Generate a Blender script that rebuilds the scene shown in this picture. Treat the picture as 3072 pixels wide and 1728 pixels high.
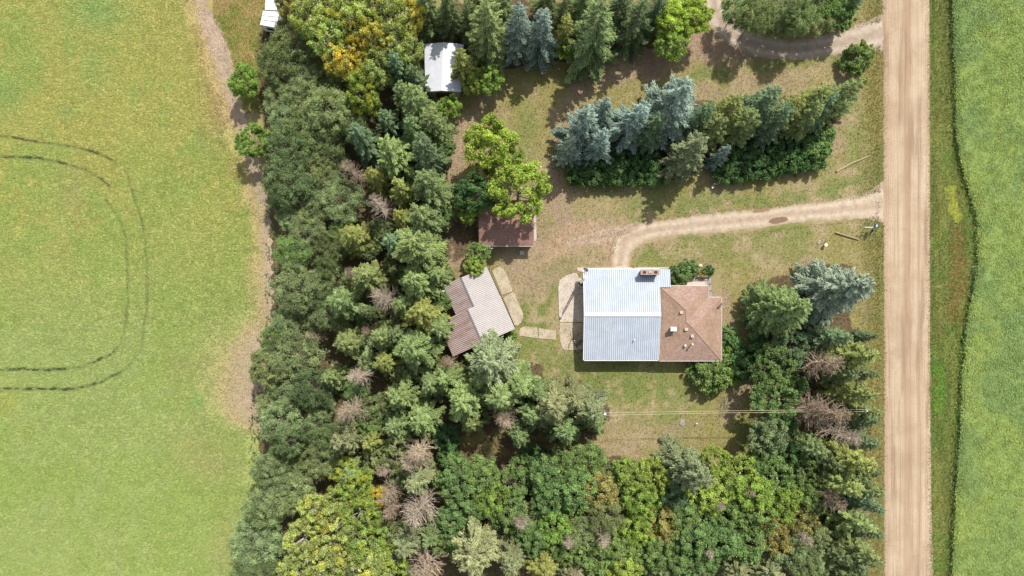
import bpy, math, random
import numpy as np
from mathutils import Vector
random.seed(7)
RNG = np.random.default_rng(11)
for o in list(bpy.data.objects): bpy.data.objects.remove(o)
sc = bpy.context.scene
C = sc.collection

# ------------------------------------------------------------------ camera, sky, sun, exposure
S = 0.05                       # metres per photo pixel on the ground
NX, NY, H = 1536.0, 1040.0, 100.0   # point straight below the lens, flying height
cam_d = bpy.data.cameras.new('camera'); cam = bpy.data.objects.new('camera', cam_d); C.objects.link(cam)
cam_d.sensor_width = 36; cam_d.lens = 36 * H / (3072 * S)
cam_d.shift_y = (NY - 864) / 3072
cam_d.clip_end = 6000; cam_d.clip_start = 1
cam.location = ((NX - 1536) * S, (864 - NY) * S, H)
sc.camera = cam
SUN_EL = math.radians(55.5)
sx, sy = 0.475, 0.88           # horizontal direction towards the sun
w = bpy.data.worlds.new('World'); sc.world = w; w.use_nodes = True
nt = w.node_tree; bg = nt.nodes['Background']
sky = nt.nodes.new('ShaderNodeTexSky'); sky.sky_type = 'NISHITA'; sky.sun_disc = False
sky.sun_elevation = SUN_EL; sky.sun_rotation = math.atan2(sx, sy)
sky.air_density = 1.0; sky.dust_density = 1.5; sky.ozone_density = 1.0
hs = nt.nodes.new('ShaderNodeHueSaturation'); hs.inputs['Saturation'].default_value = 0.45; nt.links.new(sky.outputs[0], hs.inputs['Color']); nt.links.new(hs.outputs[0], bg.inputs[0]); bg.inputs[1].default_value = 0.15
sd = bpy.data.lights.new('sun', 'SUN'); sd.energy = 4.2; sd.angle = math.radians(0.5); sd.color = (1.0, 0.955, 0.88)
sun = bpy.data.objects.new('sun', sd); C.objects.link(sun)
hl = math.hypot(sx, sy)
dv = Vector((sx / hl * math.cos(SUN_EL), sy / hl * math.cos(SUN_EL), math.sin(SUN_EL)))
sun.rotation_euler = dv.to_track_quat('Z', 'Y').to_euler()
sun.location = dv * 200
sc.view_settings.view_transform = 'Standard'; sc.view_settings.look = 'None'
sc.view_settings.exposure = 0.05; sc.view_settings.gamma = 1
try:
    sc.cycles.max_bounces = 6; sc.cycles.transparent_max_bounces = 4
except Exception: pass

# ------------------------------------------------------------------ helpers
def P(px, py, z=0.0):
    """point that shows at photo pixel px,py when it stands z metres above ground"""
    k = S * (1 - z / H)
    return ((px - NX) * k + (NX - 1536) * S, (864 - NY) * S + (NY - py) * k, z)
def srgb(r, g, b):
    f = lambda c: (c / 255 / 12.92) if c / 255 <= 0.04045 else ((c / 255 + 0.055) / 1.055) ** 2.4
    return (f(r), f(g), f(b))
def tag(o, label=None, cat=None, group=None, kind=None):
    if label: o['label'] = label
    if cat: o['category'] = cat
    if group: o['group'] = group
    if kind: o['kind'] = kind
    return o
def empty(name, loc=(0, 0, 0), rz=0):
    o = bpy.data.objects.new(name, None); C.objects.link(o)
    o.location = loc; o.rotation_euler = (0, 0, rz); o.empty_display_size = 0.3
    return o
def np_mesh(name, V, F, mat, col=None, smooth=False):
    """V (n,3), F (m,k) with k=3 or 4"""
    V = np.asarray(V, np.float32); F = np.asarray(F, np.int32)
    me = bpy.data.meshes.new(name)
    me.vertices.add(len(V)); me.vertices.foreach_set('co', V.ravel())
    k = F.shape[1]
    me.loops.add(F.size); me.loops.foreach_set('vertex_index', F.ravel())
    me.polygons.add(len(F)); me.polygons.foreach_set('loop_start', np.arange(0, F.size, k, dtype=np.int32))
    try: me.polygons.foreach_set('loop_total', np.full(len(F), k, np.int32))
    except Exception: pass
    me.polygons.foreach_set('use_smooth', np.full(len(F), smooth))
    if col is not None:
        a = me.color_attributes.new('col', 'FLOAT_COLOR', 'POINT')
        cc = np.ones((len(V), 4), np.float32); cc[:, :3] = col
        a.data.foreach_set('color', cc.ravel())
    me.update(calc_edges=True); me.materials.append(mat)
    return me
def link(name, me, parent=None, loc=None):
    o = bpy.data.objects.new(name, me); C.objects.link(o)
    if parent: o.parent = parent
    if loc: o.location = loc
    return o
class MB:
    """collects shapes into one mesh"""
    def __init__(s): s.v = []; s.f = []
    def poly(s, pts):
        b = len(s.v); s.v += [tuple(p) for p in pts]; s.f.append(tuple(range(b, b + len(pts)))); return s
    def prism(s, pts, z0, z1):
        """pts: plan outline ccw or cw (x,y)"""
        a = sum(pts[i][0] * pts[(i + 1) % len(pts)][1] - pts[(i + 1) % len(pts)][0] * pts[i][1] for i in range(len(pts)))
        if a < 0: pts = pts[::-1]
        n = len(pts); b = len(s.v)
        s.v += [(p[0], p[1], z0) for p in pts] + [(p[0], p[1], z1) for p in pts]
        s.f.append(tuple(range(b + n, b + 2 * n))); s.f.append(tuple(range(b + n - 1, b - 1, -1)))
        for i in range(n):
            j = (i + 1) % n; s.f.append((b + i, b + j, b + n + j, b + n + i))
        return s
    def box(s, c, d, rz=0.0):
        x, y, z = c; a, b2, h = d[0] / 2, d[1] / 2, d[2] / 2
        co, si = math.cos(rz), math.sin(rz)
        pts = [(x + u * co - v * si, y + u * si + v * co) for u, v in ((-a, -b2), (a, -b2), (a, b2), (-a, b2))]
        return s.prism(pts, z - h, z + h)
    def tube(s, p, q, r0, r1=None, n=8, caps=True):
        r1 = r0 if r1 is None else r1
        p, q = Vector(p), Vector(q); d = (q - p)
        if d.length < 1e-6: return s
        d.normalize(); u = d.orthogonal().normalized(); v = d.cross(u); b = len(s.v)
        for c, r in ((p, r0), (q, r1)):
            for i in range(n):
                t = 2 * math.pi * i / n; w_ = c + u * (math.cos(t) * r) + v * (math.sin(t) * r); s.v.append(tuple(w_))
        for i in range(n):
            j = (i + 1) % n; s.f.append((b + i, b + j, b + n + j, b + n + i))
        if caps: s.f.append(tuple(range(b + n - 1, b - 1, -1))); s.f.append(tuple(range(b + n, b + 2 * n)))
        return s
    def path(s, pts, r, n=5):
        for i in range(len(pts) - 1): s.tube(pts[i], pts[i + 1], r, r, n)
        return s
    def slabpoly(s, pts3, t):
        """sloping polygon with thickness t downwards"""
        n = len(pts3); b = len(s.v)
        nx = Vector(pts3[1]) - Vector(pts3[0]); ny = Vector(pts3[2]) - Vector(pts3[1])
        if nx.cross(ny).z < 0: pts3 = pts3[::-1]
        s.v += [tuple(p) for p in pts3] + [(p[0], p[1], p[2] - t) for p in pts3]
        s.f.append(tuple(range(b, b + n))); s.f.append(tuple(range(b + 2 * n - 1, b + n - 1, -1)))
        for i in range(n):
            j = (i + 1) % n; s.f.append((b + n + i, b + n + j, b + j, b + i))
        return s
    def blob(s, c, r, seg=8, rings=5, jit=0.0, rnd=random):
        b = len(s.v); c = Vector(c)
        for i in range(rings + 1):
            th = math.pi * i / rings
            for j in range(seg):
                ph = 2 * math.pi * j / seg; k = 1 + jit * (rnd.random() - .5)
                s.v.append((c.x + r[0] * k * math.sin(th) * math.cos(ph), c.y + r[1] * k * math.sin(th) * math.sin(ph), c.z + r[2] * k * math.cos(th)))
        for i in range(rings):
            for j in range(seg):
                k = (j + 1) % seg; s.f.append((b + i * seg + j, b + (i + 1) * seg + j, b + (i + 1) * seg + k, b + i * seg + k))
        return s
    def build(s, name, mat, parent=None, loc=None, smooth=False):
        me = bpy.data.meshes.new(name); me.from_pydata(s.v, [], s.f); me.update(); me.materials.append(mat)
        if smooth: me.polygons.foreach_set('use_smooth', [True] * len(me.polygons))
        return link(name, me, parent, loc)
def poly_px(pts, z): return [P(x, y, z)[:2] for x, y in pts]

# value noise for colours of fields and lawn
_G = RNG.random((8, 256, 256))
def vnoise(x, y, k=0):
    xi = np.floor(x).astype(int); yi = np.floor(y).astype(int); fx = x - xi; fy = y - yi
    fx = fx * fx * (3 - 2 * fx); fy = fy * fy * (3 - 2 * fy); g = _G[k % 8]
    a = g[xi % 256, yi % 256]; b = g[(xi + 1) % 256, yi % 256]; c = g[xi % 256, (yi + 1) % 256]; d = g[(xi + 1) % 256, (yi + 1) % 256]
    return (a * (1 - fx) + b * fx) * (1 - fy) + (c * (1 - fx) + d * fx) * fy
def fbm(x, y, s, k=0):
    return (vnoise(x / s, y / s, k) * .5 + vnoise(x / s * 2.1 + 7, y / s * 2.1, k + 1) * .3 + vnoise(x / s * 4.3, y / s * 4.3 + 3, k + 2) * .2)
def smooth(a, b, x): t = np.clip((x - a) / (b - a), 0, 1); return t * t * (3 - 2 * t)
def dist_line(px, py, pts):
    d = np.full(px.shape, 1e9)
    for (x0, y0), (x1, y1) in zip(pts[:-1], pts[1:]):
        dx, dy = x1 - x0, y1 - y0; t = np.clip(((px - x0) * dx + (py - y0) * dy) / (dx * dx + dy * dy), 0, 1)
        d = np.minimum(d, np.hypot(px - x0 - t * dx, py - y0 - t * dy))
    return d
def in_poly(px, py, pts):
    r = np.zeros(px.shape, bool); n = len(pts)
    for i in range(n):
        x0, y0 = pts[i]; x1, y1 = pts[(i + 1) % n]
        if y0 == y1: continue
        c = ((y0 > py) != (y1 > py)) & (px < (x1 - x0) * (py - y0) / (y1 - y0) + x0); r ^= c
    return r
def interp(v, pts):
    return np.interp(v, [p[0] for p in pts], [p[1] for p in pts])

# ------------------------------------------------------------------ materials
class NB:
    def __init__(s, name):
        s.m = bpy.data.materials.new(name); s.m.use_nodes = True; s.t = s.m.node_tree; s.b = s.t.nodes['Principled BSDF']
        s.b.inputs['Roughness'].default_value = 0.9
        try: s.b.inputs['Specular IOR Level'].default_value = 0.25
        except Exception: pass
        s.tc = s.n('ShaderNodeTexCoord')
    def n(s, t, **k):
        x = s.t.nodes.new(t)
        for a, v in k.items(): setattr(x, a, v)
        return x
    def l(s, a, b): s.t.links.new(a, b)
    def noise(s, scale, detail=4, vec=None, sc3=None, rough=.6):
        v = vec or s.tc.outputs['Object']
        if sc3:
            mp = s.n('ShaderNodeMapping'); mp.inputs['Scale'].default_value = sc3; s.l(v, mp.inputs[0]); v = mp.outputs[0]
        x = s.n('ShaderNodeTexNoise'); x.inputs['Scale'].default_value = scale; x.inputs['Detail'].default_value = detail
        x.inputs['Roughness'].default_value = rough; s.l(v, x.inputs['Vector']); return x.outputs[0]
    def ramp(s, fac, stops):
        r = s.n('ShaderNodeValToRGB'); e = r.color_ramp.elements
        while len(e) < len(stops): e.new(0.5)
        for i, (p, c) in enumerate(stops):
            e[i].position = p; e[i].color = (c, c, c, 1) if isinstance(c, (int, float)) else (*c, 1)
        s.l(fac, r.inputs[0]); return r.outputs[0]
    def mix(s, fac, a, b, mode='MIX'):
        x = s.n('ShaderNodeMix', data_type='RGBA', blend_type=mode)
        for v, i in ((fac, 0), (a, 6), (b, 7)):
            if isinstance(v, (int, float)): x.inputs[i].default_value = v
            elif isinstance(v, tuple): x.inputs[i].default_value = (*v, 1)
            else: s.l(v, x.inputs[i])
        return x.outputs[2]
    def math(s, op, a, b=0.0):
        x = s.n('ShaderNodeMath', operation=op)
        for v, i in ((a, 0), (b, 1)):
            if isinstance(v, (int, float)): x.inputs[i].default_value = v
            else: s.l(v, x.inputs[i])
        return x.outputs[0]
    def attr(s, name='col'):
        a = s.n('ShaderNodeAttribute'); a.attribute_name = name; return a.outputs['Color']
    def col(s, c):
        if isinstance(c, tuple): s.b.inputs['Base Color'].default_value = (*c, 1)
        else: s.l(c, s.b.inputs['Base Color'])
    def bump(s, h, strength=.5, dist=.05):
        x = s.n('ShaderNodeBump'); x.inputs['Strength'].default_value = strength; x.inputs['Distance'].default_value = dist
        s.l(h, x.inputs['Height']); s.l(x.outputs[0], s.b.inputs['Normal'])
def simple(name, c, rough=.8, metal=0.0, var=.25, scale=6.0, bump=0.0):
    m = NB(name); f = m.noise(scale, 5); r = m.ramp(f, [(.3, 1 - var), (.7, 1 + var * .6)])
    m.col(m.mix(1.0, c, r, 'MULTIPLY')); m.b.inputs['Roughness'].default_value = rough; m.b.inputs['Metallic'].default_value = metal
    if bump: m.bump(m.noise(scale * 5, 4), bump, .03)
    return m.m
def mat_vcol(name, fine=14.0, var=.35, bump=.6, stretch=None, translucent=False):
    """surface whose colour comes from the mesh plus fine procedural variation"""
    m = NB(name); f = m.noise(fine, 6, sc3=stretch); r = m.ramp(f, [(.28, 1 - var), (.5, 1.0), (.75, 1 + var)])
    m.col(m.mix(1.0, m.attr(), r, 'MULTIPLY'))
    if bump: m.bump(f, bump, .08)
    return m.m
def mat_leaf(name, trans=.3, huevar=.5):
    m = NB(name); oi = m.n('ShaderNodeObjectInfo')
    base = m.mix(1.0, oi.outputs['Color'], m.attr(), 'MULTIPLY')
    m.col(base); m.b.inputs['Roughness'].default_value = .6
    tr = m.n('ShaderNodeBsdfTranslucent'); m.l(m.mix(1.0, base, (1.2, 1.25, .6), 'MULTIPLY'), tr.inputs[0])
    ms = m.n('ShaderNodeMixShader'); ms.inputs[0].default_value = trans
    m.l(m.b.outputs[0], ms.inputs[1]); m.l(tr.outputs[0], ms.inputs[2])
    m.l(ms.outputs[0], m.t.nodes['Material Output'].inputs[0]); return m.m
def mat_blade(name):
    m = NB(name); m.col(m.attr()); m.b.inputs['Roughness'].default_value = .7
    tr = m.n('ShaderNodeBsdfTranslucent'); m.l(m.attr(), tr.inputs[0])
    ms = m.n('ShaderNodeMixShader'); ms.inputs[0].default_value = .3
    m.l(m.b.outputs[0], ms.inputs[1]); m.l(tr.outputs[0], ms.inputs[2])
    m.l(ms.outputs[0], m.t.nodes['Material Output'].inputs[0]); return m.m
M = {}
def mat_lawn():
    m = NB('lawn'); f = m.noise(2.6, 9, rough=.78); f2 = m.noise(11, 5, rough=.7)
    r = m.ramp(f, [(.28, .50), (.45, .90), (.6, 1.12), (.8, 1.45)]); c = m.mix(1.0, m.attr(), r, 'MULTIPLY')
    c = m.mix(m.ramp(f2, [(.3, .5), (.46, 0.0)]), c, srgb(86, 78, 48)); c = m.mix(m.ramp(m.noise(5.5, 6, rough=.75), [(.54, 0.0), (.72, .55)]), c, srgb(190, 176, 132))
    c = m.mix(m.ramp(m.noise(1.3, 7, rough=.7), [(.5, 0.0), (.7, .5)]), c, srgb(120, 122, 66))
    m.col(c); m.bump(f, .8, .1); return m.m
M['lawn'] = mat_lawn()
M['field'] = mat_vcol('field_soil', 6, .35, .6)
M['blade'] = mat_blade('grass_blade')
M['leaf'] = mat_leaf('leaves', .3)
M['needle'] = mat_leaf('needles', .12)
def mat_bark(name, c):
    m = NB(name); oi = m.n('ShaderNodeObjectInfo'); f = m.noise(5, 5, sc3=(1, 1, .25)); r = m.ramp(f, [(.3, .6), (.7, 1.2)])
    m.col(m.mix(1.0, m.mix(1.0, c, oi.outputs['Color'], 'MULTIPLY'), r, 'MULTIPLY')); return m.m
M['bark'] = mat_bark('bark', (.55, .5, .46))
# gravel road, long wheel-worn streaks
def mat_road():
    m = NB('gravel_road'); o = m.tc.outputs['Object']
    f1 = m.noise(1.0, 5, sc3=(1.5, .012, 1)); f2 = m.noise(1.0, 6, sc3=(7, .05, 1)); f3 = m.noise(9, 6); f4 = m.noise(.25, 3)
    c = m.ramp(f1, [(.3, srgb(190, 158, 125)), (.5, srgb(216, 188, 156)), (.72, srgb(224, 204, 170))])
    c = m.mix(m.ramp(f2, [(.42, 0.0), (.58, .55)]), c, srgb(228, 208, 178))
    c = m.mix(m.ramp(f2, [(.33, .6), (.45, 0.0)]), c, srgb(176, 142, 110))
    c = m.mix(m.ramp(f4, [(.35, .45), (.6, 0.0)]), c, srgb(182, 152, 120))
    c = m.mix(m.ramp(m.noise(1.0, 4, sc3=(.9, .07, 1)), [(.52, 0.0), (.68, .7)]), c, srgb(164, 136, 110))
    c = m.mix(m.ramp(m.noise(1.0, 3, sc3=(12, .03, 1)), [(.6, 0.0), (.68, .6)]), c, srgb(150, 122, 98))
    # side colours: pale margin east, pinkish west
    x = m.n('ShaderNodeSeparateXYZ'); m.l(o, x.inputs[0]); x = x.outputs[0]
    band = m.ramp(m.math('ADD', m.math('MULTIPLY', m.math('SUBTRACT', x, P(2720, 0)[0]), .14), .5), [(0.0, .35), (.16, 0.0), (.40, 0.0), (.46, .35), (.54, .25), (.6, 0.0), (.8, 0.0), (.92, .0)])
    c = m.mix(m.math('MULTIPLY', band, 1.3), c, srgb(178, 143, 110))
    c = m.mix(m.ramp(f3, [(.3, .35), (.55, 0.0)]), c, srgb(170, 140, 112), 'MULTIPLY')
    c = m.mix(.25, c, m.ramp(f3, [(.3, .25), (.7, .62)]), 'SOFT_LIGHT')
    m.col(m.mix(1.0, c, (.755, .775, .80), 'MULTIPLY')); m.bump(m.math('ADD', m.noise(40, 3), m.math('MULTIPLY', f2, 1.5)), .45, .03); return m.m
M['road'] = mat_road()
def mat_drive():
    m = NB('gravel_drive'); f1 = m.noise(.35, 5); f3 = m.noise(10, 6)
    c = m.mix(1.0, m.attr(), m.ramp(m.noise(1.1, 5), [(.3, .78), (.55, 1.02), (.8, 1.1)]), 'MULTIPLY')
    c = m.mix(1.0, c, m.ramp(f3, [(.3, .8), (.6, 1.06)]), 'MULTIPLY')
    m.col(c); m.bump(m.noise(30, 4), .4, .03); return m.m
M['drive'] = mat_drive()
def mat_conc(name, c1, c2):
    m = NB(name); f = m.noise(.8, 6); c = m.ramp(f, [(.3, c2), (.55, c1), (.8, tuple(min(1, v * 1.08) for v in c1))])
    c = m.mix(1.0, c, m.ramp(m.noise(14, 5), [(.3, .86), (.6, 1.03)]), 'MULTIPLY')
    c = m.mix(m.ramp(m.noise(2.3, 8, rough=.7), [(.30, .45), (.42, 0.0)]), c, srgb(128, 112, 92))
    m.col(c); m.bump(m.noise(35, 3), .15, .02); return m.m
M['conc'] = mat_conc('pale_concrete', srgb(205, 192, 178), srgb(186, 172, 158))
M['conc2'] = mat_conc('weathered_concrete', srgb(192, 178, 154), srgb(164, 150, 128))
def mat_metal_roof(name, c, line, spacing, rz=0.0, stain=None, along='x', stainramp=(.55, .75), rough=.45, wline=.22):
    m = NB(name); mp = m.n('ShaderNodeMapping'); mp.inputs['Rotation'].default_value = (0, 0, -rz); m.l(m.tc.outputs['Object'], mp.inputs[0])
    sp = m.n('ShaderNodeSeparateXYZ'); m.l(mp.outputs[0], sp.inputs[0]); x = sp.outputs[0 if along == 'x' else 1]
    fr = m.math('FRACT', m.math('DIVIDE', x, spacing))
    ln = m.ramp(fr, [(0.0, 1.0), (wline * .8, 1.0), (wline, 0.0), (.55, 0.0), (.6, .28), (.66, 0.0)])
    cc = m.mix(1.0, c, m.ramp(m.noise(.7, 6), [(.3, .88), (.65, 1.04)]), 'MULTIPLY')
    cc = m.mix(ln, cc, line)
    cc = m.mix(m.ramp(m.noise(.9, 9, sc3=(2.5, .35, 1), rough=.75), [(.52, 0.0), (.75, .4)]), cc, srgb(150, 152, 152))
    if stain:
        st = m.noise(.45, 8, vec=mp.outputs[0], sc3=((.6, 2.2, 1) if along == 'y' else (2.2, .6, 1)), rough=.7)
        cc = m.mix(m.ramp(st, [(stainramp[0], 0.0), (stainramp[1], 1.0)]), cc, stain)
    m.col(cc); m.b.inputs['Roughness'].default_value = rough; m.bump(ln, .6, .03); return m.m
M['whiteroof'] = mat_metal_roof('white_ribbed_metal', srgb(194, 202, 210), srgb(112, 126, 148), .30)
def mat_shingle(name, ca, cb, rz=0.0):
    m = NB(name); b = m.n('ShaderNodeTexBrick'); mp = m.n('ShaderNodeMapping'); mp.inputs['Rotation'].default_value = (0, 0, rz)
    m.l(m.tc.outputs['Object'], mp.inputs[0]); m.l(mp.outputs[0], b.inputs['Vector'])
    b.inputs['Scale'].default_value = 1.0; b.inputs['Brick Width'].default_value = .33; b.inputs['Row Height'].default_value = .17
    b.inputs['Mortar Size'].default_value = .012; b.inputs['Color1'].default_value = (*ca, 1); b.inputs['Color2'].default_value = (*cb, 1)
    b.inputs['Mortar'].default_value = (*tuple(v * .55 for v in ca), 1); b.inputs['Bias'].default_value = 0.0
    c = m.mix(1.0, b.outputs[0], m.ramp(m.noise(3.5, 7, rough=.7), [(.3, .78), (.5, 1.0), (.72, 1.14)]), 'MULTIPLY')
    c = m.mix(1.0, c, m.ramp(m.noise(.5, 3), [(.3, .86), (.65, 1.1)]), 'MULTIPLY'); c = m.mix(m.ramp(m.noise(1.4, 8, rough=.8), [(.56, 0.0), (.72, .45)]), c, srgb(122, 104, 92)); c = m.mix(m.ramp(m.noise(5.5, 4), [(.6, 0.0), (.7, .35)]), c, srgb(206, 182, 166))
    m.col(c); m.bump(b.outputs[1], -.5, .02); return m.m
M['shingle'] = mat_shingle('brown_shingle', srgb(178, 150, 136), srgb(160, 132, 116))
M['shingle2'] = mat_shingle('pink_brown_shingle', srgb(164, 128, 116), srgb(148, 112, 100))
M['trim'] = simple('white_trim', srgb(225, 225, 224), .6, 0, .1)
M['siding'] = simple('cream_siding', srgb(196, 188, 170), .7, 0, .12)
M['darkwall'] = simple('brown_wall', srgb(92, 66, 54), .8, 0, .25)
M['brick'] = mat_shingle('tan_brick', srgb(170, 148, 136), srgb(146, 124, 112))
M['glass'] = simple('dark_glass', (.02, .025, .03), .1, 0, .1)
M['galv'] = simple('galvanised_metal', srgb(165, 165, 162), .45, .6, .2)
M['wood'] = simple('weathered_wood', srgb(176, 160, 122), .9, 0, .35, 8)
M['greywood'] = simple('grey_wood', srgb(140, 132, 120), .9, 0, .4, 8)
M['rust'] = simple('rusty_metal', srgb(96, 70, 58), .8, .2, .4)
M['white'] = simple('white_paint', srgb(230, 230, 228), .5, 0, .1)
M['grey'] = simple('grey_plastic', srgb(120, 118, 118), .7, 0, .3)
M['dark'] = simple('dark_metal', srgb(52, 50, 48), .6, .3, .3)
M['blue'] = simple('blue_paint', srgb(96, 128, 178), .5, 0, .15)
M['soil'] = simple('damp_mud', srgb(128, 100, 76), .35, 0, .2, 3)
M['stone'] = simple('field_stone', srgb(160, 150, 140), .9, 0, .3, 3)
M['cream'] = simple('cream_stone', srgb(222, 212, 186), .9, 0, .2, 3)
M['wire'] = simple('pale_wire', srgb(214, 206, 170), .6, .1, .1)

# ------------------------------------------------------------------ the ground: one sheet to the horizon
belt_edge = [(-400, 880), (0, 870), (90, 815), (140, 770), (300, 780), (420, 790), (560, 792), (700, 805), (900, 806), (980, 795), (1050, 762), (1200, 752), (1300, 768), (1400, 770), (1500, 748), (1620, 716), (1728, 706), (2200, 690)]
crop_edge = [(-400, 500), (0, 585), (120, 622), (240, 664), (400, 712), (520, 754), (640, 782), (700, 788), (960, 792), (1000, 745), (1040, 706), (1200, 692), (1250, 706), (1290, 775), (2200, 800)]
east_edge = [(-600, 2836), (0, 2848), (200, 2857), (420, 2861), (500, 2878), (580, 2900), (660, 2923), (800, 2924), (900, 2905), (1000, 2890), (1120, 2879), (1300, 2872), (1500, 2858), (1728, 2848), (2300, 2840)]
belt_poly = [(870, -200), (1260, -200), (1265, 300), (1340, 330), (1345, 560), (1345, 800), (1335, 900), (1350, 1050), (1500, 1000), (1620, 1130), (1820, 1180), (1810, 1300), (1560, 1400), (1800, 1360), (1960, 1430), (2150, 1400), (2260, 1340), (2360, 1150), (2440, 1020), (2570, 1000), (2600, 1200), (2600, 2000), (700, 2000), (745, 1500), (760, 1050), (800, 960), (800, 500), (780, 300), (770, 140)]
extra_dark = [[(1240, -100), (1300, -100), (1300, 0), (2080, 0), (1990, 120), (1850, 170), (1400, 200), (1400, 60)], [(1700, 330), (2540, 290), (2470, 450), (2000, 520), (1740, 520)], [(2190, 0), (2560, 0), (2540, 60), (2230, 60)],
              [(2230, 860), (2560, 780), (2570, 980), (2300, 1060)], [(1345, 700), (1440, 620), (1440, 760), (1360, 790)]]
def ground_col(px, py):
    X, Y = px * S, py * S
    wob = (fbm(X, Y, 2.2, 3) - .5) * 70; wob2 = (fbm(X, Y, 3.1, 5) - .5) * 70
    qx, qy = px + wob, py + wob2
    n1 = fbm(X, Y, 6, 0); n2 = fbm(X, Y, 1.6, 2); n3 = fbm(X, Y, .5, 4)
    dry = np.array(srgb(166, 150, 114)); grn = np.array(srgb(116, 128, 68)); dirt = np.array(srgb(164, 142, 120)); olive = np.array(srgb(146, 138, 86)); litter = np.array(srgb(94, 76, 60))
    g = smooth(.31, .57, n1 * .6 + n2 * .4)[..., None]
    c = dry * (1 - g) + olive * g
    def put(c, mask, col, k=1.0):
        m_ = np.clip(mask * k, 0, 1)[..., None]; return c * (1 - m_) + col * m_
    line = lambda pts, w_, soft=.5: 1 - smooth(w_ * (1 - soft), w_ * (1 + soft), dist_line(qx, qy, pts))
    # greener lawn
    for pts, w_, k in (([(1600, 930), (1640, 860), (1690, 820)], 40, .95), ([(1580, 960), (1640, 985)], 34, .9), ([(1590, 1050), (1700, 1085), (1760, 1110), (1960, 1150)], 48, .8),
                       ([(1900, 640), (2000, 610), (2200, 610), (2420, 590), (2560, 560)], 26, .75), ([(1820, 560), (2050, 600)], 50, .5), ([(1930, 760), (2080, 700), (2420, 690)], 30, .55),
                       ([(1560, 560), (1580, 330)], 30, .5), ([(2080, 230), (2300, 180), (2560, 160)], 26, .7), ([(2600, 600), (2620, 720)], 24, .6), ([(1850, 1120), (2000, 1250)], 80, .6), ([(1760, 1180), (2060, 1190)], 50, .5), ([(1960, 780), (2400, 740)], 44, .4), ([(2230, 1260), (2240, 1400)], 30, .7), ([(1720, 770), (1800, 775)], 22, .6),
                       ([(2380, 300), (2500, 560)], 30, .25), ([(2560, 330), (2590, 520)], 34, .5)):
        c = put(c, line(pts, w_) * smooth(.25, .55, n2), grn, k)
    # worn dirt
    for pts, w_, k in (([(1990, 130), (1900, 190), (1780, 230), (1690, 320), (1672, 430), (1660, 560), (1710, 700)], 34, .9), ([(1370, 400), (1350, 560), (1350, 700), (1370, 790)], 36, .9),
                       ([(1480, 250), (1420, 360), (1370, 440)], 30, .6), ([(1600, 600), (1620, 740), (1560, 790)], 30, .5), ([(1640, 740), (1760, 720), (1850, 720), (1700, 780), (1560, 820)], 60, .55),
                       ([(2175, 900), (2185, 1000)], 24, .8), ([(2110, 800), (2160, 880)], 40, .35), ([(2230, 1170), (2180, 1240)], 30, .7), ([(1830, 1350), (1900, 1360)], 34, .6), ([(2000, 1330), (2010, 1290)], 26, .55),
                       ([(2040, 300), (2300, 260), (2400, 240)], 30, .55), ([(2300, 360), (2520, 420)], 30, .3), ([(2520, 300), (2500, 440)], 20, .5), ([(1640, 850), (1560, 880)], 34, .5), ([(1980, 200), (2080, 140)], 40, .6), ([(2420, 790), (2400, 840)], 26, .6), ([(1780, 1270), (2080, 1290)], 34, .3)):
        c = put(c, line(pts, w_) * smooth(.2, .5, n3 * .4 + n2 * .6), dirt, k)
    c = put(c, line([(1980, 692), (1860, 705), (1740, 705), (1660, 745)], 34) * (.55 + .45 * smooth(.3, .6, n3)), np.array(srgb(178, 150, 124)), .85); c = put(c, line([(1850, 730), (1852, 800)], 40), np.array(srgb(176, 148, 122)), .7)
    c = put(c, line([(2290, 130), (2180, 150), (2060, 130), (1990, 150), (1960, 210)], 42), np.array(srgb(164, 138, 118)), .9)
    # grass lane between crop and belt, top left
    lane = (px < 870) & (py < 330)
    c = np.where(lane[..., None], (np.array(srgb(168, 148, 96)) * (1 - g) + np.array(srgb(132, 136, 66)) * g), c)
    # forest floor litter
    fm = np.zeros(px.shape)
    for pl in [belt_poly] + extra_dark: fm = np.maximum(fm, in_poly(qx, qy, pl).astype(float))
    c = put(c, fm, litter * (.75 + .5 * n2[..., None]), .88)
    dapples = line([(1390, 1310), (1700, 1340)], 36); c = put(c, dapples * smooth(.35, .6, n2), olive * .9, .8)  # light dapples painted in olive over the shaded floor
    # verges of the road
    v = smooth(2555, 2640, px + wob * .5) * (py > -9999)
    vg = np.array(srgb(112, 120, 56)) * (1 - g) + np.array(srgb(136, 128, 72)) * g
    c = put(c, v, vg, .85)
    st = smooth(.45, .6, fbm(X * 3, Y * .4, 3, 1))[..., None]
    east = (px > 2760)
    ev = np.array(srgb(104, 126, 56)) * (1 - g) + np.array(srgb(122, 128, 66)) * g
    ev = ev * (.88 + .24 * st)
    ev = np.where((smooth(26, 10, dist_line(qx, qy, [(2862, 560), (2872, 640)])) > .5)[..., None], np.array(srgb(160, 164, 70)), ev)
    bp = smooth(30, 8, dist_line(qx, qy, [(2875, 690), (2870, 960)]))[..., None] * .6; ev = ev * (1 - bp) + np.array(srgb(134, 112, 62)) * bp
    bp = smooth(22, 8, dist_line(qx, qy, [(2810, 1110), (2820, 1240)]))[..., None] * .7; ev = ev * (1 - bp) + np.array(srgb(92, 138, 44)) * bp
    c = np.where(east[..., None], ev, c)
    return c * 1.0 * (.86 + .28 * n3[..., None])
def px_of(x, y): return x / S + 1536, 864 - y / S
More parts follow.
